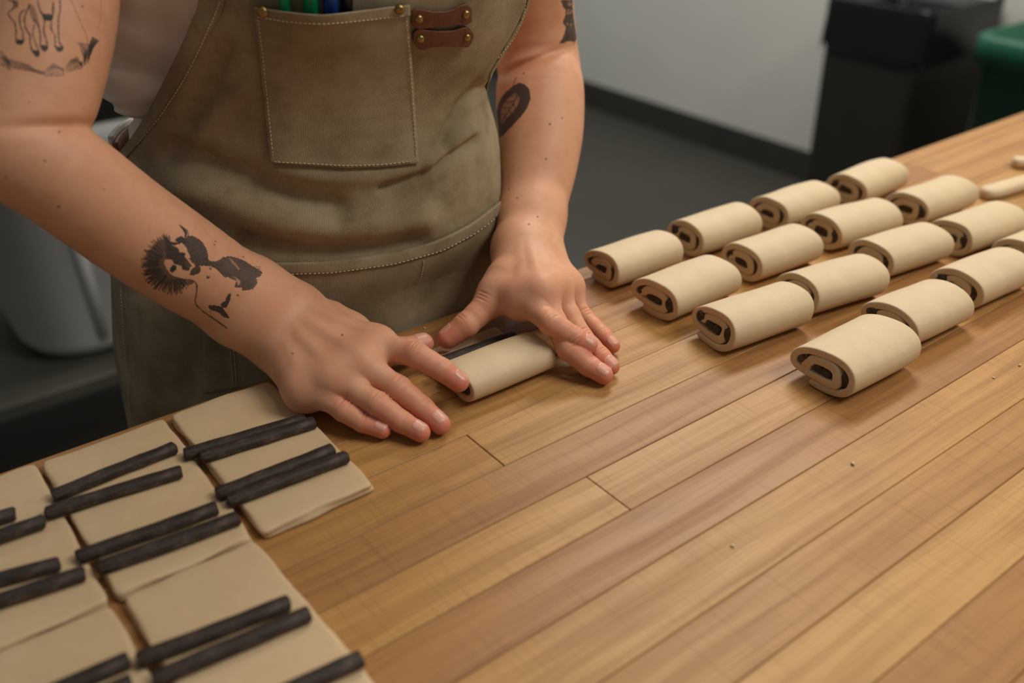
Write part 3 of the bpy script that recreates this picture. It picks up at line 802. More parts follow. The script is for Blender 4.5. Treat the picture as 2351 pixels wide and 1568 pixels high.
V = np.concatenate([arm['R'][0], arm['L'][0], tv]); nR, nL = len(arm['R'][0]), len(arm['L'][0])
Q = np.concatenate([arm['R'][1], arm['L'][1] + nR, tq + nR + nL])
red = np.zeros(len(V), np.float32)
for side, a0, a1 in (('R', 0, nR), ('L', nR, nR + nL)):
    P = V[a0:a1]
    for k, jj in hands[side]['J'].items():
        for c, R, s in ((jj[3], 0.017, 0.95), (jj[2], 0.010, 0.42), (jj[1], 0.011, 0.52), (jj[0], 0.016, 0.30)):
            red[a0:a1] = np.maximum(red[a0:a1], s * np.exp(-((P - c) ** 2).sum(1) / R ** 2))
        red[a0:a1] = np.maximum(red[a0:a1], 0.35 * np.clip(-cone(P.copy(), jj[1], jj[3], 0.016, 0.016) / 0.008, 0, 1))

# ------------------------------------------------------------------ tattoos, drawn on each limb's own unrolled surface
def polyfill(X, Y, poly):
    poly = np.asarray(poly, float); ins = np.zeros(X.shape, bool); n = len(poly)
    for i in range(n):
        (x0, y0), (x1, y1) = poly[i], poly[(i + 1) % n]
        if y0 == y1: continue
        ins ^= ((y0 > Y) != (y1 > Y)) & (X < (x1 - x0) * (Y - y0) / (y1 - y0) + x0)
    return ins
class Ink:
    """strokes in photo pixels; scale s samples per pixel"""
    def __init__(s, x0, y0, x1, y1, k=3):
        s.o = (x0, y0); s.k = k; s.A = np.zeros(((y1 - y0) * k, (x1 - x0) * k), np.float32)
        yy, xx = np.mgrid[0:s.A.shape[0], 0:s.A.shape[1]]; s.X = xx / k + x0; s.Y = yy / k + y0
    def win(s, pts, m):
        p = np.asarray(pts, float); k = s.k
        a = max(0, int((p[:, 1].min() - m - s.o[1]) * k)); b = max(0, int((p[:, 1].max() + m - s.o[1]) * k) + 1)
        c = max(0, int((p[:, 0].min() - m - s.o[0]) * k)); d = max(0, int((p[:, 0].max() + m - s.o[0]) * k) + 1)
        return np.s_[a:b, c:d]
    def line(s, pts, w=2.0, v=1.0):
        for (p, q) in zip(pts[:-1], pts[1:]):
            wn = s.win([p, q], w + 2); X, Y = s.X[wn], s.Y[wn]
            if X.size == 0: continue
            d = np.array(q, float) - p; t = np.clip(((X - p[0]) * d[0] + (Y - p[1]) * d[1]) / (d @ d + 1e-9), 0, 1)
            r = np.hypot(X - p[0] - t * d[0], Y - p[1] - t * d[1])
            s.A[wn] = np.maximum(s.A[wn], v * np.clip((w / 2 - r) / 0.9 + 0.5, 0, 1))
    def curve(s, pts, w=2.0, v=1.0):
        p = np.array(pts, float); n = len(p); out = []
        for i in range(n - 1):
            p0, p1, p2, p3 = p[max(i - 1, 0)], p[i], p[i + 1], p[min(i + 2, n - 1)]
            for t in np.linspace(0, 1, 7)[:-1]:
                out.append(0.5 * ((2 * p1) + (p2 - p0) * t + (2 * p0 - 5 * p1 + 4 * p2 - p3) * t * t + (3 * p1 - p0 - 3 * p2 + p3) * t ** 3))
        out.append(p[-1]); s.line(out, w, v)
    def fill(s, poly, v=1.0, erase=False):
        p = np.array(poly, float); n = len(p); out = []
        for i in range(n):
            p0, p1, p2, p3 = p[i - 1], p[i], p[(i + 1) % n], p[(i + 2) % n]
            for t in (0, .25, .5, .75): out.append(0.5 * ((2 * p1) + (p2 - p0) * t * .8 + (-.8 * p0 + 0) * 0 + (2 * .8 * p0 + (.8 - 6) * p1 + (6 - 2 * .8) * p2 - .8 * p3) * t * t + (-.8 * p0 + (4 - .8) * p1 + (.8 - 4) * p2 + .8 * p3) * t ** 3))
        poly = out
        wn = s.win(poly, 2); m = polyfill(s.X[wn], s.Y[wn], poly)
        if erase: s.A[wn] = np.where(m, np.minimum(s.A[wn], v), s.A[wn])
        else: s.A[wn] = np.where(m, np.maximum(s.A[wn], v), s.A[wn])
    def get(s, px, rag=0.0):
        if rag: px = px + rag * np.stack([smooth_noise(px, 31, 0.9), smooth_noise(px, 32, 0.9)], -1) + rag * 0.6 * np.stack([smooth_noise(px, 33, 2.3), smooth_noise(px, 34, 2.3)], -1)
        i = ((px[..., 1] - s.o[1]) * s.k).round().astype(int); j = ((px[..., 0] - s.o[0]) * s.k).round().astype(int)
        ok = (i >= 0) & (j >= 0) & (i < s.A.shape[0]) & (j < s.A.shape[1])
        return np.where(ok, s.A[np.clip(i, 0, s.A.shape[0] - 1), np.clip(j, 0, s.A.shape[1] - 1)], 0)
    def blur(s, n=1):
        for _ in range(n):
            a = np.pad(s.A, 1, 'edge'); s.A = (a[1:-1, 1:-1] * 2 + a[:-2, 1:-1] + a[2:, 1:-1] + a[1:-1, :-2] + a[1:-1, 2:]) / 6
def Z(s, ox, oy, pts):          # points read off an enlarged view
    return [(ox + x / s, oy + y / s) for x, y in pts]
def draw_inks():
    r = np.random.default_rng(3)
    # forearm: a figure with spiky hair, a crescent and shaded shoulders
    a = Ink(310, 500, 620, 780); z = lambda p: Z(3.006, 298, 482, p)
    for q in range(230):                                           # radiating hair
        an = math.radians(r.uniform(58, 262)); d = np.array((math.cos(an), math.sin(an))); c0 = np.array((305, 375))
        rin, ro = r.uniform(90, 120), r.uniform(185, 232) * (0.86 if an < 1.3 else 1)
        p0 = c0 + d * rin; p1 = c0 + d * ro * np.array((1.0, .93)); a.line(z([p0, (p0 + p1) / 2 + r.normal(size=2) * 3, p1]), r.choice([1.4, 1.9, 2.5]), r.uniform(.65, .95))
    a.fill(z([(240, 200), (175, 235), (128, 295), (118, 370), (140, 440), (190, 490), (260, 515), (340, 518), (425, 515), (440, 495), (400, 478), (350, 470), (290, 450), (262, 420), (240, 380), (248, 345), (285, 345), (310, 375), (360, 385), (375, 415), (410, 400), (430, 385), (400, 350), (385, 320), (340, 290), (330, 260), (290, 240)]), .72)
    a.fill(z([(245, 345), (287, 345), (312, 378), (352, 388), (372, 418), (405, 410), (420, 440), (440, 470), (410, 478), (350, 470), (295, 450), (262, 418), (240, 380)]), 0.0, True)      # bare face
    a.fill(z([(250, 245), (330, 262), (345, 292), (390, 325), (400, 352), (425, 385), (405, 400), (375, 412), (355, 388), (312, 372), (290, 340), (255, 330)]), .84)
    a.fill(z([(278, 402), (298, 380), (322, 388), (318, 416), (292, 430), (276, 420)]), .88)
    a.fill(z([(310, 210), (350, 180), (380, 195), (400, 180), (440, 180), (500, 220), (530, 270), (540, 310), (545, 345), (580, 355), (640, 350), (640, 385), (560, 390), (500, 385), (450, 392), (425, 350), (410, 310), (395, 270), (370, 240), (350, 225)]), .86)
    a.fill(z([(345, 255), (375, 240), (398, 290), (420, 340), (452, 385), (440, 395), (405, 355), (375, 315), (350, 285)]), .04, True)
    for p in ([(352, 292), (385, 300), (376, 320), (350, 312)], [(405, 330), (428, 338), (415, 345)], [(415, 350), (446, 354), (434, 366)], [(415, 445), (433, 402), (480, 390), (492, 420), (472, 440), (432, 452)], [(358, 395), (412, 400), (404, 418), (372, 416)]): a.fill(z(p), .86)
    a.fill(z([(233, 155), (235, 192), (262, 230), (310, 243), (355, 228), (372, 208), (345, 216), (310, 224), (275, 212), (246, 182)]), .95); a.curve(z([(262, 222), (305, 234), (350, 222)]), 1.3, .95)
    a.fill(z([(335, 99), (372, 118), (396, 148), (394, 180), (376, 192), (379, 160), (362, 133)]), .95); a.curve(z([(372, 122), (400, 145), (404, 178)]), 1.6, .9)
    a.fill(z([(600, 355), (650, 325), (700, 320), (780, 345), (860, 395), (912, 430), (895, 465), (872, 470), (882, 500), (850, 545), (780, 557), (770, 535), (725, 535), (732, 500), (742, 470), (700, 460), (655, 465), (620, 430), (590, 405), (560, 385)]), .82)
    for q in range(20): a.line(z([(585 + q * 6, 398 + q * 4), (640 + q * 9 + r.uniform(-14, 14), 405 + q * 6 + r.uniform(-5, 5))]), 1.3, .9)
    for q in range(12): y = 375 + q * 14; a.line(z([(700 + q * 8, y), (900 - q * 4 + r.uniform(-12, 12), y + 20)]), 1.2, .97)
    a.curve(z([(690, 338), (722, 365), (752, 404)]), 2.0, .9); S0 = z([(684, 336), (700, 338), (758, 402), (748, 410)]); a.fill(S0, .45, True)
    a.fill(z([(735, 482), (752, 478), (768, 505), (748, 520)]), .3, True)
    for cx, cy, m in ((540, 466, 17), (556, 406, 13), (747, 590, 12), (555, 703, 6)): a.fill(z([(cx + m * (1 if k % 2 else .55) * math.cos(k * .785 + .3), cy + m * .8 * (1 if k % 2 else .55) * math.sin(k * .785 + .3)) for k in range(8)]), .86)
    a.fill(z([(680, 580), (698, 580), (691, 630), (666, 675), (645, 680), (690, 747), (640, 735), (615, 710), (562, 690), (545, 680), (550, 657), (600, 660), (637, 670), (625, 650), (655, 630)]), .95)
    a.curve(z([(408, 480), (445, 495), (462, 520), (458, 590), (452, 630), (465, 665), (520, 710), (600, 765), (668, 815)]), 2.9, .95)
    S_ = np.sin(a.X * 1.9 + a.Y * 0.9 + 3 * np.sin(a.Y * 0.21)) * np.sin(a.X * 0.37 - a.Y * 0.5); a.A = np.where((a.A > .7) & (a.X > 425), a.A * np.where(S_ > .45, .72, 1), a.A)
    a.blur(1)
    # upper arm: hooved legs over a wreath of grass
    b = Ink(0, 0, 260, 200); z = lambda p: Z(5.8775, 0, 0, p)
    for p, w in (([(170, 0), (190, 100), (110, 185), (190, 300), (215, 400), (215, 520), (230, 590)], 3.2), ([(330, 130), (270, 200), (270, 330), (310, 440), (310, 540)], 3), ([(400, 60), (330, 250), (350, 390), (400, 470), (410, 600), (440, 700)], 3.2),
                 ([(450, 260), (510, 330), (540, 440), (545, 560)], 3), ([(470, 330), (440, 440), (470, 560), (520, 680)], 2.6), ([(510, 0), (520, 80), (560, 180), (600, 260), (590, 420), (620, 520), (640, 620)], 3.2), ([(700, 240), (690, 390), (740, 480), (745, 620)], 3),
                 ([(810, 0), (810, 150), (790, 250), (790, 420), (800, 560), (850, 640)], 3.2), ([(720, 30), (710, 200), (680, 260), (600, 260)], 4), ([(545, 480), (540, 600)], 2.4), ([(120, 10), (190, 20), (230, 90)], 3)): b.curve(z(p), w, .9)
    for p in ([(215, 540), (325, 540), (300, 600), (250, 600)], [(420, 680), (535, 690), (525, 770), (480, 760)], [(530, 610), (650, 620), (630, 690), (580, 690)], [(745, 630), (860, 640), (830, 700), (770, 690)], [(560, 190), (720, 200), (690, 280), (600, 270)]): b.fill(z(p), .85)
    b.fill(z([(380, 80), (460, 90), (530, 330), (440, 280)]), .45); b.fill(z([(180, 0), (240, 0), (250, 90), (200, 110)]), .5)
    b.curve(z([(960, 0), (1040, 190), (1110, 350), (1160, 470), (1185, 570)]), 1.6, .6); b.curve(z([(1370, 0), (1350, 250), (1310, 460)]), 1.2, .35)
    for q in range(13): b.curve(z([(10 + q * 30, 760 + q * 9), (80 + q * 34, 840 + q * 9), (190 + q * 32, 925 + q * 6)]), 1.3, .85)
    for q in range(6): b.curve(z([(0, 690 + q * 34), (50, 730 + q * 33), (140, 850 + q * 20)]), 1.7, 1.0)
    b.fill(z([(330, 890), (420, 925), (590, 965), (590, 1010), (430, 965)]), .6)
    for q in range(7): b.curve(z([(612 + q * 40, 1022), (615 + q * 38, 960 - q * 1), (655 + q * 32, 905 + abs(q - 3) * 6), (735 + q * 22, 850 + q * 20)]), 1.8, 1.0)
    for q in range(8): b.curve(z([(908 + q * 29, 972 - q * 7), (905 + q * 28, 900 - q * 5), (955 + q * 22, 825 + q * 2), (1045 + q * 9, 765 + q * 22)]), 1.9, 1.0)
    for q in range(6): b.curve(z([(1140, 880), (1128 + q * 10, 760 - q * 6), (1088 + q * 23, 645 - q * 7), (1040 + q * 30, 575 + q * 4)]), 1.8, 1.0)
    for q in range(7): b.curve(z([(1180 + q * 4, 850 - q * 10), (1195 + q * 7, 700), (1212 + q * 11, 600 + q * 2), (1252 + q * 14, 500 + q * 9)]), 2.0, 1.0)
    b.curve(z([(600, 1025), (720, 1030), (870, 1010)]), 1.4, .7); b.blur(1)
    # left inner forearm: a plain dark leaf
    c = Ink(1120, 160, 1240, 330)
    leaf = [(1168, 205), (1192, 190), (1212, 200), (1218, 225), (1206, 255), (1180, 285), (1150, 315), (1140, 322), (1136, 290), (1140, 255), (1150, 225)]
    c.fill(leaf, .82); c.fill([(1166, 226), (1184, 214), (1193, 228), (1183, 250), (1160, 275), (1151, 285), (1151, 250)], .42, True)
    c.curve([(1192, 205), (1178, 238), (1155, 275), (1140, 320)], 2.2, .9)
    for q in range(5): c.curve([(1188 - q * 9, 216 + q * 16), (1172 - q * 8, 222 + q * 13), (1160 - q * 5, 224 + q * 11)], 2.4, .85); c.curve([(1186 - q * 9, 222 + q * 16), (1194 - q * 8, 240 + q * 14)], 2.4, .85)
    c.curve([(1185, 178), (1178, 196), (1170, 210)], 2.0, .7); c.blur(3)
    # left upper arm: a mottled vertical band
    d = Ink(1270, 0, 1345, 110); z = lambda p: Z(3.92, 1060, 0, p)
    d.fill(z([(900, -20), (905, 50), (935, 90), (930, 150), (910, 200), (935, 245), (915, 330), (880, 385), (900, 392), (960, 372), (1020, 372), (1045, 300), (1035, 200), (1030, 90), (1010, -20)]), .80)
    for q in range(26):
        y = r.uniform(0, 360); x = r.uniform(930, 1020); d.curve(z([(x, y), (x + r.uniform(-25, 25), y + 18), (x + r.uniform(-15, 15), y + 42)]), 1.6, .95)
    for q in range(12):
        y = r.uniform(0, 340); x = r.uniform(940, 1010); d.fill(z([(x, y), (x + 18, y + 5), (x + 10, y + 26)]), .4, True)
    d.blur(2)
    # moles
    mo = Ink(0, 0, 1400, 900, 2)
    for x, y, s in [(102, 369, 5), (134, 475, 5.5), (136, 303, 5), (13, 407, 4), (66, 235, 3.5), (189, 15, 4.5), (238, 434, 3), (494, 554, 3), (558, 590, 3), (492, 562, 3), (786, 769, 4), (673, 815, 4.5), (1202, 168, 4), (1262, 285, 5), (1290, 271, 3.5), (1253, 365, 4.5), (1187, 455, 3.5), (1214, 515, 4.5), (1234, 498, 4), (1168, 434, 3)]:
        mo.line([(x, y), (x + 1, y)], s, 1.0)
    mo.blur(1)
    return dict(R1=[a], R0=[b], L1=[c], L0=[d]), mo
inks, moles = draw_inks()
TS = 1024
atlas = np.zeros((2 * TS, 2 * TS, 4), np.float32)
SEG = {}
for q, (key, f, side, A, B) in enumerate((('R0', FRI, 'R', hands['R']['Pu'][1], hands['R']['Pu'][-1]), ('R1', FRI, 'R', hands['R']['Pf'][0], hands['R']['W']),
                                          ('L0', FLE, 'L', hands['L']['Pu'][1], hands['L']['Pu'][-1]), ('L1', FLE, 'L', hands['L']['Pf'][0], hands['L']['W']))):
    d = B - A; Ls = np.linalg.norm(d); d = d / Ls
    to = nrm((CAM - (A + B) / 2) - d * ((CAM - (A + B) / 2) @ d)); sd = np.cross(d, to)
    A = A - d * 0.04; Ls += 0.08
    SEG[key] = (A, d, Ls, to, sd, q)
    st = 3                                            # march on a coarser lattice, then refine
    s = np.linspace(0, 1, TS // st); ph = (np.linspace(0, 1, TS // st) - 0.5) * 2 * math.pi * 0.5   # the half that has ink
    S, PH = np.meshgrid(s, ph, indexing='ij')
    D = np.cos(PH)[..., None] * to + np.sin(PH)[..., None] * sd
    O = (A + S[..., None] * Ls * d)
    X = f.march((O + D * 0.075).reshape(-1, 3), -D.reshape(-1, 3), 14).reshape(*S.shape, 3)
    px = proj(X)
    ss = np.arange(TS) / (TS - 1) * (len(s) - 1); i0 = np.clip(ss.astype(int), 0, len(s) - 2); fr = ss - i0
    px = px[i0] * (1 - fr)[:, None, None] + px[i0 + 1] * fr[:, None, None]
    px = px[:, i0] * (1 - fr)[None, :, None] + px[:, i0 + 1] * fr[None, :, None]
    ink = np.zeros((TS, TS), np.float32)
    for k in inks[key]: ink = np.clip(np.maximum(ink, 1.16 * k.get(px, 0.75)), 0, 1)
    y0, x0 = (q // 2) * TS, (q % 2) * TS
    atlas[y0:y0 + TS, x0:x0 + TS, 0] = ink
    atlas[y0:y0 + TS, x0:x0 + TS, 1] = moles.get(px)
atlas[..., 3] = 1
img = bpy.data.images.new('skin_marks', 2 * TS, 2 * TS, float_buffer=False); img.colorspace_settings.name = 'Non-Color'
img.pixels.foreach_set(atlas.ravel()); img.update()

def mat_skin():
    t = NT('skin'); co = t.coords()
    at = t.node('ShaderNodeAttribute', attribute_name='red').outputs['Fac']
    tex = t.node('ShaderNodeTexImage'); tex.image = img; tex.extension = 'CLIP'; t.l(t.coords('UV'), tex.inputs[0])
    sep = t.node('ShaderNodeSeparateColor'); t.l(tex.outputs[0], sep.inputs[0])
    n = t.noise(co, 45, 4, 0.6); n2 = t.noise(co, 900, 2, 0.6); n3 = t.noise(co, 260, 3, 0.6)
    c = t.ramp(n, [(0.3, lin(202, 146, 112)), (0.55, lin(211, 158, 124)), (0.75, lin(214, 154, 124))])
    c = t.mix(t.math('MULTIPLY', t.ramp(n3, [(0.55, (0, 0, 0)), (0.8, (1, 1, 1))]), 0.25), c, lin(196, 134, 106))
    c = t.mix(at, c, lin(206, 118, 96))
    c = t.mix(t.math('MULTIPLY', sep.outputs[1], 0.85), c, lin(92, 52, 36))
    c = t.mix(t.math('MULTIPLY', sep.outputs[0], 0.96), c, lin(34, 39, 41))
    t.base(c); t.l(t.math('MULTIPLY_ADD', sep.outputs[0], -0.10, 0.10), t.b.inputs['Subsurface Weight']); t.set(Roughness=0.52)
    t.b.inputs['Specular IOR Level'].default_value = 0.35
    t.b.inputs['Subsurface Weight'].default_value = 0.10; t.b.inputs['Subsurface Radius'].default_value = (0.010, 0.0035, 0.002); t.b.inputs['Subsurface Scale'].default_value = 0.4
    t.bump(t.math('ADD', n2, t.math('MULTIPLY', n3, 0.8)), 0.12, 0.0004)
    return t.m
M['skin'] = mat_skin()
person_me = mesh_np('person', V, Q, M['skin'])
person = link('person', person_me)
tag(person, 'person in a canvas apron rolling dough, bare tattooed arms, hands on the table', 'person')
at = person_me.attributes.new('red', 'FLOAT', 'POINT'); at.data.foreach_set('value', red)
# per-face choice of limb segment for the skin marks
fc = V[Q].mean(1); uvl = np.full((len(Q), 4, 2), -1.0)
for key, (A, d, Ls, to, sd, q) in SEG.items():
    lo, hi = (0, nR) if key[0] == 'R' else (nR, nR + nL)
    own = (Q[:, 0] >= lo) & (Q[:, 0] < hi)
    t = ((fc - A) @ d) / Ls
    oth = SEG[key[0] + ('0' if key[1] == '1' else '1')]
    ax0 = A; mine = cone(fc.copy(), A + d * 0.04, A + d * (Ls - 0.04), 0, 0); his = cone(fc.copy(), oth[0] + oth[1] * 0.04, oth[0] + oth[1] * (oth[2] - 0.04), 0, 0)
    m = own & (mine <= his) & (t > 0.0) & (t < 1.0)
    P = V[Q[m]]; rel = P - A; s = (rel @ d) / Ls; ph = np.arctan2(rel @ sd, rel @ to)
    ok = (np.abs(ph) < math.pi * 0.49).all(1)
    uu = ph / math.pi + 0.5; q_ = np.stack([((q % 2) + np.clip(uu, 0, 1)) / 2, ((q // 2) + np.clip(s, 0, 1)) / 2], -1)
    q_[~ok] = -1.0
    uvl[m] = q_
uv = person_me.uv_layers.new(name='UVMap'); uv.data.foreach_set('uv', uvl.astype(np.float32).ravel())

# nails
def nail(side, f, k, roll_deg=0.0, w=1.0):
    a, b, c, d = hands[side]['J'][k]; r = FR[k][4]
    ax = nrm(d - c); up = np.array([0, 0, 1.0]); up = nrm(up - ax * (up @ ax)); sdv = np.cross(ax, up)
    q = math.radians(roll_deg); up, sdv = up * math.cos(q) + sdv * math.sin(q), sdv * math.cos(q) - up * math.sin(q)
    nu, nv = 15, 11; O = []; edge = []
    ctr = c + (d - c) * 0.78; Ln = r * 1.30
    for i in range(nu):
        for j in range(nv):
            s = i / (nu - 1) * 2 - 1; tt = j / (nv - 1) * 2 - 1
            ss = s * math.sqrt(1 - 0.30 * tt * tt); t2 = tt * math.sqrt(1 - 0.38 * s * s)
            an = t2 * math.radians(56) * w
            p = ctr + ax * (ss * Ln * 0.62 + 0.002)
            O.append((p, up * math.cos(an) + sdv * math.sin(an))); edge.append(max(abs(s), abs(tt)))
    P = np.array([o[0] for o in O]); D = np.array([o[1] for o in O])
    X = f.march(P + D * r * 1.45, -D, 26)
    h = np.einsum('ij,ij->i', X - P, D); h = np.clip(h, 0.75 * r, 1.12 * r); X = P + D * h[:, None]
    off = np.where(np.array(edge) > 0.95, -0.00035, 0.00030)
    X = X + D * off[:, None]
    o = link('fingernail', mesh('fingernail', X, grid_faces(nu, nv), M['nail']), person)
    return o
t = NT('fingernail'); n = t.noise(t.coords(), 300, 2); t.base(t.ramp(n, [(0.3, lin(204, 142, 120)), (0.7, lin(216, 158, 136))])); t.set(Roughness=0.36); M['nail'] = t.m
for k, rd in (('index', -8), ('middle', -4), ('ring', 0), ('pinky', 6), ('thumb', 20)): nail('R', FRI, k, rd)
for k, rd in (('index', 10), ('middle', 6), ('ring', 10), ('pinky', 6), ('thumb', 30)): nail('L', FLE, k, rd)

# hair cap (above the frame)
hv, hq = surface_net(lambda P: np.maximum(np.minimum(cone(P.copy(), hc + hup * 0.035 - face * 0.03, hc - hup * 0.06 - face * 0.04, .090, .078), 1), (P - hc) @ face - 0.035), hc - 0.2, hc + 0.2, 0.006)
hm = mesh_np('hair', hv, hq, mat_plain('brown_hair', lin(70, 46, 30), 0.6, var=0.3, scale=60)); hair = link('hair', hm, person)

# ------------------------------------------------------------------ clothes
def seg_dist(X, pl):
    best = np.full(X.shape[:-1], 1e9)
    for p, q in zip(pl[:-1], pl[1:]):
        p = np.array(p, float); d = np.array(q, float) - p; t = np.clip(((X - p) @ d) / (d @ d), 0, 1)
        best = np.minimum(best, np.linalg.norm(X - p - t[..., None] * d, axis=-1))
    return best
FOLDS = [  # photo-space course of each fold, width (px), depth (mm): negative is a valley
    ([(395, 345), (480, 372), (570, 408), (690, 455), (770, 478)], 34, -7.0),
    ([(420, 430), (520, 460), (640, 505), (800, 520), (960, 500)], 46, 5.0),
    ([(560, 548), (650, 566), (760, 574), (870, 570), (960, 548)], 26, -5.0),
    ([(640, 395), (760, 405), (900, 402), (980, 385)], 26, 3.0),
    ([(1100, 196), (1062, 240), (1030, 300), (1022, 335)], 15, -5.0),
    ([(1088, 322), (1030, 362), (960, 402), (880, 430)], 15, -4.0),
    ([(1075, 300), (1035, 335), (985, 372)], 18, 3.5),
    ([(470, 60), (440, 160), (400, 250), (350, 330)], 30, 2.5),
    ([(520, 110), (480, 210), (440, 280)], 26, -3.0),
    ([(560, 200), (500, 270), (440, 330)], 26, 2.5),
    ([(420, 520), (500, 580), (560, 640)], 30, -3.0),
    ([(330, 700), (350, 820), (345, 960)], 30, 3.0), ([(430, 760), (440, 860), (430, 950)], 34, -3.0)]
def apron_disp(X):
    d = np.zeros(X.shape[:-1])
    for pl, w, a in FOLDS:
        d += 1.45 * a / 1000 * np.exp(-(seg_dist(X, pl) / (0.85 * w)) ** 2)
    return d
def uv_apply(me, uvs):
    l = me.uv_layers.new(name='UVMap'); vi = np.empty(len(me.loops), np.int32); me.loops.foreach_get('vertex_index', vi)
    l.data.foreach_set('uv', np.asarray(uvs, np.float32)[vi].ravel())
AP = 0.004
# left and right borders of the apron by height
Ledge = px_to_torso([(468, -10), (440, 60), (405, 140), (362, 225), (322, 295), (286, 345)], AP)
Redge = px_to_torso([(1216, -10), (1208, 45), (1182, 105), (1140, 158)], AP)
zl = np.array([0.56, 0.80, 0.86, 0.92, 0.975, 1.015] + [z for p, z in Ledge[::-1]]); pl_ = np.radians([-96, -97, -96, -95, -92, -86]).tolist() + [p for p, z in Ledge[::-1]]
zr = np.array([0.56, 0.90, 1.02, 1.075] + [z for p, z in Redge[::-1]]); pr2 = np.radians([100, 100, 100, 92]).tolist() + [p for p, z in Redge[::-1]]
print('L', np.round(np.degrees(Ledge[:, 0])), np.round(Ledge[:, 1], 3)); print('R', np.round(np.degrees(Redge[:, 0])), np.round(Redge[:, 1], 3))
def edgefn(zs, ps):
    o = np.argsort(zs); return lambda z: (np.interp(z, zs[o], np.array(ps)[o]) + np.interp(z - .01, zs[o], np.array(ps)[o]) + np.interp(z + .01, zs[o], np.array(ps)[o])) / 3
eL, eR = edgefn(zl, pl_), edgefn(zr, pr2)
def apron_pt(psi, z, add=AP):
    P = torso(psi, z, add)
    C0 = torso(psi, z, add - 0.02); N = P - C0; N = N / (np.linalg.norm(N, axis=-1, keepdims=True) + 1e-9)
    d = apron_disp(proj(P)) + 0.0008 * smooth_noise(P, 5, 60)
    P = P + N * d[..., None]
    if np.ndim(add) == 0 and add > AP + 0.0025:
        X = proj(P); P = P + N * (0.0115 * np.exp(-((X[..., 0] - 735) / 105) ** 2) * np.exp(-(np.maximum(X[..., 1] - 20, 0) / 75) ** 2))[..., None]
    low = np.clip((0.965 - z) / 0.05, 0, 1); low = low * low * (3 - 2 * low); ym = EDGE + 0.004 + add - AP; soft = ym + 0.007 * np.logaddexp(0, (P[..., 1] - ym) / 0.007); P[..., 1] = soft * low + P[..., 1] * (1 - low)
    return P
def cloth(name, PSI, Zz, add, mat, parent, thick=0.0012, round_edge=0.0008):
    nu, nv = PSI.shape; P = apron_pt(PSI, Zz, add)
    cx, cy, a, b = slices(Zz); uvx = PSI * (a + b) / 2
    V = P.reshape(-1, 3); me = mesh(name, V, grid_faces(nu, nv), mat); uv_apply(me, np.stack([uvx.ravel(), Zz.ravel()], 1))
    o = link(name, me, parent); m = o.modifiers.new('thickness', 'SOLIDIFY'); m.thickness = thick; m.offset = 0
    return o
def patch(poly_px, add, nu, nv, name, mat, parent, thick=0.0012):
    """a four sided patch: poly_px = (top, bottom) polylines in photo pixels, left to right"""
    def pl(p, n):
        p = np.array(p, float); q = np.concatenate([[0], np.cumsum(np.linalg.norm(np.diff(p, axis=0), axis=1))]); return np.stack([np.interp(np.linspace(0, q[-1], n), q, p[:, i]) for i in range(2)], 1)
    mu, mv = min(nu, 26), min(nv, 12)
    T, B = pl(poly_px[0], mu), pl(poly_px[1], mu); w = np.linspace(0, 1, mv)[None, :, None]
    C = px_to_torso((B[:, None] * (1 - w) + T[:, None] * w).reshape(-1, 2), AP, apron_pt).reshape(mu, mv, 2)
    def up(A, n, ax):
        s_ = np.linspace(0, A.shape[ax] - 1, n); i0 = np.clip(s_.astype(int), 0, A.shape[ax] - 2); fr = s_ - i0; sh = [1, 1, 1]; sh[ax] = n
        return np.take(A, i0, ax) * (1 - fr.reshape(sh)) + np.take(A, i0 + 1, ax) * fr.reshape(sh)
    G = up(up(C, nu, 0), nv, 1)
    return cloth(name, G[..., 0], G[..., 1], add, mat, parent, thick)
nz, npsi = 220, 170
zz = np.linspace(0.56, 1.225, nz); w = np.linspace(0, 1, npsi)
Zg = np.broadcast_to(zz[None], (npsi, nz)); PS = eL(zz)[None] + (eR(zz) - eL(zz))[None] * w[:, None]
apron = cloth('apron', PS, Zg, AP, M['canvas'], person)
apron['label'] = 'olive brown waxed canvas apron'
# hemmed borders of the apron
for fn, sgn, nm in ((eL, 1, 'hem'), (eR, -1, 'hem')):
    ww = np.linspace(0.0, 0.105, 10); hp = fn(zz)[None] + sgn * ww[:, None]
    if sgn < 0: hp = hp[::-1]
    o = cloth(nm, hp, np.broadcast_to(zz[None], hp.shape), AP + 0.0014, M['canvas'], apron)
# chest pocket with open top
pocket = patch(([(588, 14), (660, 20), (740, 24), (840, 18), (932, 10)], [(622, 371), (700, 376), (790, 382), (870, 380), (956, 371)]), AP + 0.0030, 60, 60, 'chest_pocket', M['canvas'], apron)
patch(([(589, 13), (660, 19), (740, 23), (840, 17), (933, 9)], [(592, 36), (660, 44), (740, 46), (840, 42), (934, 33)]), AP + 0.0046, 60, 8, 'pocket_hem', M['canvas'], apron)
# lap pocket panel
patch(([(470, 604), (590, 600), (760, 595), (900, 575), (1010, 545), (1080, 508), (1138, 462)], [(470, 900), (590, 880), (760, 820), (900, 765), (1010, 735), (1080, 715), (1134, 700)]), AP + 0.0030, 90, 50, 'lap_pocket', M['canvas'], apron)
patch(([(470, 603), (590, 599), (760, 594), (900, 574), (1010, 544), (1080, 507), (1138, 461)], [(472, 630), (592, 627), (762, 622), (902, 603), (1012, 572), (1082, 535), (1139, 488)]), AP + 0.0042, 90, 6, 'pocket_hem', M['canvas'], apron)
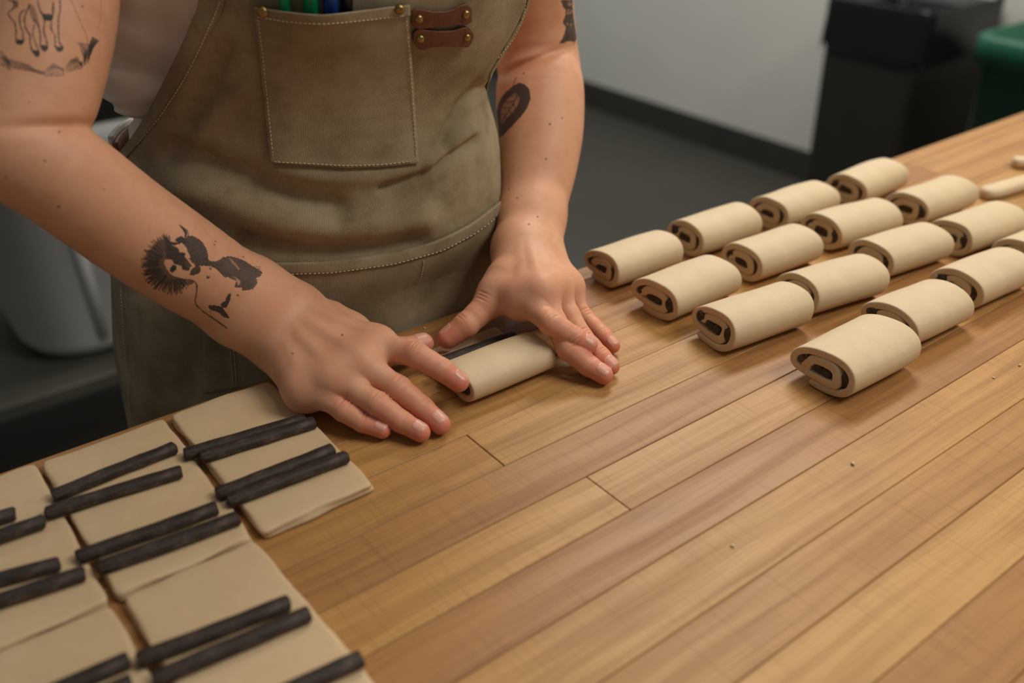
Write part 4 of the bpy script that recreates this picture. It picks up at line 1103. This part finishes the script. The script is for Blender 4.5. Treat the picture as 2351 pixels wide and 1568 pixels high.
# stitching
def stitches(pl, add, step=9.5, gap=0.34, r=0.00042):
    pl = np.array(pl, float); L = np.concatenate([[0], np.cumsum(np.linalg.norm(np.diff(pl, axis=0), axis=1))])
    n = max(2, int(L[-1] / 4)); s = np.linspace(0, L[-1], n); P = np.stack([np.interp(s, L, pl[:, i]) for i in range(2)], 1)
    tz = px_to_torso(P[::5], AP, apron_pt); si = np.arange(n) / 5.0
    ps = np.interp(si, np.arange(len(tz)), tz[:, 0]); zs = np.interp(si, np.arange(len(tz)), tz[:, 1])
    k = np.ones(7) / 7; pad = lambda q: np.convolve(np.pad(q, 3, 'edge'), k, 'valid')
    X = apron_pt(pad(ps), pad(zs), add); out = []
    t = 0.0
    while t + step * (1 - gap) < L[-1]:
        a = np.array([np.interp(q, s, X[:, i]) for q in (t, t + step * (1 - gap)) for i in range(3)]).reshape(2, 3)
        m = a.mean(0) + 0
        out.append(tube(np.array([a[0], (a[0] + a[1]) / 2 + nrm(CAM - m) * 0.00025, a[1]]), [r * 0.7, r, r * 0.7], 5)); t += step
    return out
st = []
st += stitches([(597, 30), (606, 110), (616, 220), (627, 330), (631, 366)], AP + 0.0042) + stitches([(925, 25), (934, 140), (942, 260), (948, 364)], AP + 0.0042)
st += stitches([(630, 366), (700, 370), (790, 376), (870, 374), (948, 365)], AP + 0.0042) + stitches([(596, 33), (660, 41), (740, 44), (840, 40), (932, 32)], AP + 0.0056)
st += stitches([(604, 625), (760, 620), (900, 600), (1010, 570), (1085, 530), (1135, 490)], AP + 0.0052)
st += stitches([(510, 0), (495, 40), (455, 130), (420, 195), (370, 270), (315, 338)], AP + 0.0026, 8)
st += stitches([(1200, -5), (1194, 40), (1170, 92), (1130, 140)], AP + 0.0026, 8)
st += stitches([(966, 590), (962, 660), (956, 730)], AP + 0.0042, 6, .2) + stitches([(532, 775), (537, 830), (542, 890)], AP + 0.0042, 6, .2) + stitches([(540, 775), (545, 830), (549, 888)], AP + 0.0042, 6, .2)
st += stitches([(284, 650), (290, 760), (298, 860), (305, 960)], AP + 0.0026, 8)
sv, sf = merge(st); o = link('stitching', mesh('stitching', sv, sf, M['thread']), apron); o['kind'] = 'stuff'; o['label'] = 'pale cotton stitches'
# rivets and leather tabs
def on_apron(u, v, add):
    p = px_to_torso([(u, v)], AP, apron_pt)[0]; P = apron_pt(np.array([p[0]]), np.array([p[1]]), add)[0]
    Pu = apron_pt(np.array([p[0] + .03]), np.array([p[1]]), add)[0]; Pv = apron_pt(np.array([p[0]]), np.array([p[1] + .004]), add)[0]
    n = nrm(np.cross(Pu - P, Pv - P)); n = n if n @ (CAM - P) > 0 else -n
    return P, n, nrm(Pu - P)
def rivet(u, v, rpx, add):
    P, n, tu = on_apron(u, v, add); tv = np.cross(n, tu); d = (P - CAM) @ RC[:, 2]; R = rpx * d / FPX
    V = [P + n * 0.0022]; F = []; N = 18
    prof = [(.35, .0021), (.65, .0017), (.88, .0010), (1.0, .0002), (1.02, -.0012)]
    for rr, h in prof:
        for k in range(N):
            a = 2 * math.pi * k / N; V.append(P + R * rr * (math.cos(a) * tu + math.sin(a) * tv) + n * h)
    for k in range(N): F.append((0, 1 + k, 1 + (k + 1) % N))
    for j in range(len(prof) - 1):
        for k in range(N): F.append((1 + j * N + k, 1 + (j + 1) * N + k, 1 + (j + 1) * N + (k + 1) % N, 1 + j * N + (k + 1) % N))
    link('rivet', mesh('rivet', V, F, M['brass']), apron)
def leather(poly, add):
    tz = px_to_torso([(0.5 * (a[0] + b[0]), 0.5 * (a[1] + b[1])) for a, b in poly], AP)
    nn = len(poly); V = []; F = []; nw = 7
    for (t, b) in poly:
        q = px_to_torso([t, b], AP, apron_pt)
        ps = np.linspace(q[1][0], q[0][0], nw); zs = np.linspace(q[1][1], q[0][1], nw)
        V.append(np.stack([ps, zs], 1))
    G = np.array(V); k = np.array([.25, .5, .25])
    P = apron_pt(G[..., 0], G[..., 1], add)
    P[1:-1] = P[:-2] * .25 + P[1:-1] * .5 + P[2:] * .25
    o = link('leather_tab', mesh('leather_tab', P.reshape(-1, 3), grid_faces(nn, nw), M['leather']), apron)
    m = o.modifiers.new('thickness', 'SOLIDIFY'); m.thickness = 0.0022; m.offset = 0
    b = o.modifiers.new('bevel', 'BEVEL'); b.width = 0.0005; b.segments = 2; b.limit_method = 'ANGLE'; b.angle_limit = math.radians(50)
def tab(top, bot, x0, x1):
    n = 22; xs = np.linspace(x0, x1, n); T = np.interp(xs, *zip(*top)); B = np.interp(xs, *zip(*bot))
    return [((x, a), (x, b)) for x, a, b in zip(xs, T, B)]
leather(tab([(939, 24), (942, 18), (950, 17), (962, 19), (985, 24), (1015, 24), (1035, 18), (1050, 9), (1061, 6), (1069, 9), (1074, 18)], [(939, 52), (944, 63), (960, 64), (985, 60), (1020, 56), (1060, 54), (1070, 53), (1074, 46)], 939, 1074), AP + 0.0034)
leather(tab([(942, 74), (946, 67), (958, 63), (972, 66), (1000, 69), (1035, 68), (1052, 61), (1066, 59), (1073, 64), (1077, 74)], [(942, 92), (948, 104), (956, 112), (968, 110), (985, 104), (1010, 103), (1040, 103), (1056, 106), (1068, 106), (1073, 100), (1077, 84)], 942, 1077), AP + 0.0034)
for u, v, r in ((954, 41, 10.5), (1059, 31, 10.5), (957, 87, 10.5), (1061, 84, 9.5)): rivet(u, v, r, AP + 0.0046)
for u, v, r in ((610, 22, 13.5), (909, 18, 12)): rivet(u, v, r, AP + 0.0062)

# shirt: soft folds at the waist
zs = np.linspace(0.99, 1.335, 150); ps = np.radians(np.linspace(-180, 180, 140))
PSs, ZS = np.meshgrid(ps, zs, indexing='ij'); P = torso(PSs, ZS, -0.0035 - 0.018 * np.clip((np.degrees(PSs) + 62) / 18, 0, 1) * np.clip((150 - np.degrees(PSs)) / 30, 0, 1))
X = proj(P); dv = np.zeros(PSs.shape)
for pl, wd_, a in [([(225, 232), (270, 245), (330, 262)], 10, 5.0), ([(228, 190), (280, 208), (350, 235)], 16, 5.0), ([(255, 195), (300, 212), (360, 240)], 8, -4.0), ([(232, 152), (300, 175), (380, 215)], 20, 3.5), ([(250, 118), (310, 140), (400, 180)], 12, -3.5), ([(260, 60), (330, 90), (420, 120)], 30, 3.0), ([(240, 262), (300, 275), (340, 280)], 10, -5.0)]:
    dv += a / 1000 * np.exp(-(seg_dist(X, pl) / wd_) ** 2)
C0 = torso(PSs, ZS, -0.05); Nn = P - C0; Nn /= np.linalg.norm(Nn, axis=-1, keepdims=True) + 1e-9
dv = dv + 0.016 * np.clip((ZS - 1.068) / 0.02, 0, 1) * np.clip(np.cos(PSs + math.radians(95)), 0, 1) ** 2
P = P + Nn * (dv + 0.0015 * smooth_noise(P, 9, 45))[..., None]
shirt = link('shirt', mesh('shirt', P.reshape(-1, 3), grid_faces(140, 150), M['shirt']), person); shirt['label'] = 'cream cotton shirt'
m = shirt.modifiers.new('thickness', 'SOLIDIFY'); m.thickness = 0.001; m.offset = -1
# trousers
zt = np.linspace(0.80, 1.035, 30); pt = np.radians(np.linspace(-180, 180, 60)); A_, B_ = np.meshgrid(pt, zt, indexing='ij'); Pt = clear_table(torso(A_, B_, -0.020))
parts = [(Pt.reshape(-1, 3).tolist(), grid_faces(60, 30))]
for s in (-1, 1):
    b0 = np.array([.337, .706, .86]) + TA * s * 0.075 + TB * 0.01
    pts = [b0, b0 + np.array([0, 0.0, -.25]) + TA * s * .01, b0 + np.array([0, 0, -.40]) + TA * s * 0.015 + TB * .01, b0 + np.array([0, 0, -.80]) + TA * s * .03 + TB * .02]
    parts.append(tube(pts, [.088, .075, .064, .06], 24))
tvv, tff = merge(parts); tvv = clear_table(np.array(tvv)); trousers = link('trousers', mesh('trousers', tvv, tff, M['trouser']), person); trousers['label'] = 'charcoal trousers'
for s in (-1, 1):
    b0 = np.array([.337, .706, 0.0]) + TA * s * 0.105 + TB * 0.03
    bm = bmesh.new(); bmesh.ops.create_uvsphere(bm, u_segments=20, v_segments=12, radius=1)
    bmesh.ops.transform(bm, matrix=Matrix.Translation(b0 - TB * 0.05 + np.array([0, 0, 0.04])) @ Matrix.Rotation(-YAW, 4, 'Z') @ Matrix.Diagonal((.048, .135, .055, 1)), verts=bm.verts)
    for v in bm.verts: v.co.z = max(v.co.z, 0.001)
    link('shoe', from_bm('shoe', bm, M['pen_black'], True), person)
# waist tie at the baker's right hip
def strap(pts, w, name, mat, lab):
    pts = np.array(pts); V = []; F = []
    for i, p in enumerate(pts):
        V += [p + np.array([0, 0, w / 2]), p - np.array([0, 0, w / 2])]
    F = [(2 * i, 2 * i + 1, 2 * i + 3, 2 * i + 2) for i in range(len(pts) - 1)]
    o = link(name, mesh(name, V, F, mat), person); m = o.modifiers.new('thickness', 'SOLIDIFY'); m.thickness = 0.004; m.offset = 0; o['label'] = lab
tt = [torso(np.array([math.radians(q)]), np.array([1.033]), 0.004)[0] for q in np.linspace(-180, -84, 30)]
strap(tt, 0.014, 'waist_strap', M['tan'], 'tan waist strap')
tt = [torso(np.array([math.radians(q)]), np.array([1.033]), 0.0075)[0] for q in np.linspace(-110, -88, 14)]
strap(tt, 0.020, 'strap_loop', M['white_cloth'], 'white strap loop at the hip')

# pens in the chest pocket
def pen(u0, u1, mat, label, clip=None):
    uc = (u0 + u1) / 2; P, n, tu = on_apron(uc, 30, AP + 0.0004); tv = nrm(np.cross(n, tu)); tv = tv if tv[2] > 0 else -tv
    d = (P - CAM) @ RC[:, 2]; R = min(0.0052, abs(u1 - u0) / 2 * d / FPX * 0.92)
    base = P + n * (R * 0.72 + 0.0004) - tv * 0.014; top = base + tv * 0.100 + tu * 0.006
    V, F = tube([base, base + (top - base) * .04, base + (top - base) * .55, base + (top - base) * .56, top - tv * 0.002, top], [R * .6, R, R, R * 1.06, R * 1.06, R * .7], 18)
    o = link('pen', mesh('pen', V, F, mat)); tag(o, label, 'pen')
    a = top + n * (R * 1.3); V, F = tube([a - tv * 0.001, a - tv * 0.02, a - tv * 0.040], [.0009, .0012, .0008], 8)
    link('clip', mesh('clip', V, F, clip or mat), o)
    return o
pen(640, 668, M['pen_green'], 'green pen at the left of the apron pocket', M['pen_green'])
pen(692, 730, M['pen_green'], 'thick green pen beside the blue one in the apron pocket', M['pen_black'])
pen(736, 774, M['pen_blue'], 'blue pen in the apron pocket')
pen(776, 806, M['pen_black'], 'black pen at the right of the apron pocket')

# ------------------------------------------------------------------ background things
def rbox(cx, cy, hx, hy, r, n=6):
    out = []
    for (sx, sy, a0) in ((1, 1, 0), (-1, 1, 90), (-1, -1, 180), (1, -1, 270)):
        for k in range(n + 1):
            a = math.radians(a0 + 90 * k / n); out.append((cx + sx * (hx - r) + r * math.cos(a), cy + sy * (hy - r) + r * math.sin(a)))
    return out
def tub(prof, n=6, ribs=None):
    """prof: (z, hx, hy, r) rings from the outside bottom up, over the rim and down inside"""
    V, F = [], []; k = 4 * (n + 1)
    for z, hx, hy, r in prof: V += [(x, y, z) for x, y in rbox(0, 0, hx, hy, min(r, hx, hy), n)]
    for j in range(len(prof) - 1):
        for i in range(k): F.append((j * k + i, j * k + (i + 1) % k, (j + 1) * k + (i + 1) % k, (j + 1) * k + i))
    F.append(tuple(range(k))[::-1]); F.append(tuple((len(prof) - 1) * k + i for i in range(k)))
    return V, F
# counter behind with an undershelf
ct = empty('back_counter', (0.2, 2.05, 0)); tag(ct, 'dark steel counter with an undershelf behind the person at the left', 'counter')
for nm, lo, hi in (('undershelf', (-1.6, -.34, .268), (.75, .35, .300)), ('counter_top', (-1.6, -.36, .862), (.75, .37, .90))):
    bm = bmesh.new(); box(bm, lo, hi, 0.004); link(nm, from_bm(nm, bm, M['steel']), ct)
for x in (-1.5, .70):
    for y in (-.30, .31):
        bm = bmesh.new(); box(bm, (x - .02, y - .02, 0), (x + .02, y + .02, .862), 0.003); link('leg', from_bm('leg', bm, M['steel']), ct)
wb = empty('white_tub', (0.47, 1.985, 0.3005)); tag(wb, 'white plastic tub on the undershelf behind the right forearm', 'tub')
V, F = tub([(0, .215, .17, .10), (.012, .245, .198, .115), (.04, .262, .215, .12), (.42, .300, .252, .10), (.425, .312, .264, .10), (.470, .314, .266, .10), (.476, .306, .258, .09), (.476, .298, .250, .09), (.05, .254, .207, .11)], 8)
link('tub_body', mesh('tub_body', V, F, M['binwhite']), wb)
for x in (-.13, -.01, .11):
    V, F = tube([(x, -.214, .05), (x - .008, -.236, .22), (x - .014, -.254, .41)], [.012, .012, .012], 8); link('rib', mesh('rib', V, F, M['binwhite']), wb)
# bins on the right
bb = empty('black_bin', (2.730, 1.585, 0), math.radians(0)); tag(bb, 'black waste bin with a black liner, against the white wall', 'bin')
V, F = tub([(0, .185, .150, .03), (.02, .190, .155, .03), (.64, .197, .165, .03), (.65, .20, .17, .03), (.74, .20, .17, .03), (.745, .193, .163, .03), (.04, .18, .145, .03)])
link('bin_body', mesh('bin_body', V, F, M['binblack']), bb)
V, F = [], []
ring = rbox(0, 0, .205, .175, .035, 10); k = len(ring); nzr = 12
for j in range(nzr):
    s = j / (nzr - 1); z = .755 - .15 * s + (0.012 if j == nzr - 1 else 0)
    for i, (x, y) in enumerate(ring):
        f = 1.0 + 0.012 * math.sin(i * 1.9 + s * 4) * (0.4 + s) + 0.01 * math.sin(i * 0.7 + 2) * s
        V.append((x * f, y * f, z + 0.014 * math.sin(i * 1.1) * s))
for j in range(nzr - 1):
    for i in range(k): F.append((j * k + i, j * k + (i + 1) % k, (j + 1) * k + (i + 1) % k, (j + 1) * k + i))
b0 = len(V)
for j in range(8):
    s = j / 7
    for i, (x, y) in enumerate(ring): V.append((x * (.99 - .22 * s) * (1 + .03 * math.sin(i * 2.3 + j)), y * (.99 - .22 * s), .762 - .16 * s + .02 * math.sin(i * 1.7 + j * .9) * s))
for j in range(7):
    for i in range(k): F.append((b0 + j * k + i, b0 + (j + 1) * k + i, b0 + (j + 1) * k + (i + 1) % k, b0 + j * k + (i + 1) % k))
for i in range(k): F.append((i, b0 + i, b0 + (i + 1) % k, (i + 1) % k))
F.append(tuple(b0 + 7 * k + i for i in range(k)))
link('bin_liner', mesh('bin_liner', V, F, M['liner']), bb)
gb = empty('green_bin', (2.685, 1.04, 0), math.radians(0)); tag(gb, 'green waste bin with a thick rim at the right frame edge', 'bin')
V, F = tub([(0, .19, .15, .05), (.02, .20, .16, .05), (.67, .225, .19, .06), (.675, .243, .21, .06), (.735, .245, .212, .06), (.745, .238, .205, .06), (.745, .222, .189, .06), (.03, .19, .15, .05)])
link('bin_body', mesh('bin_body', V, F, M['bingreen']), gb)
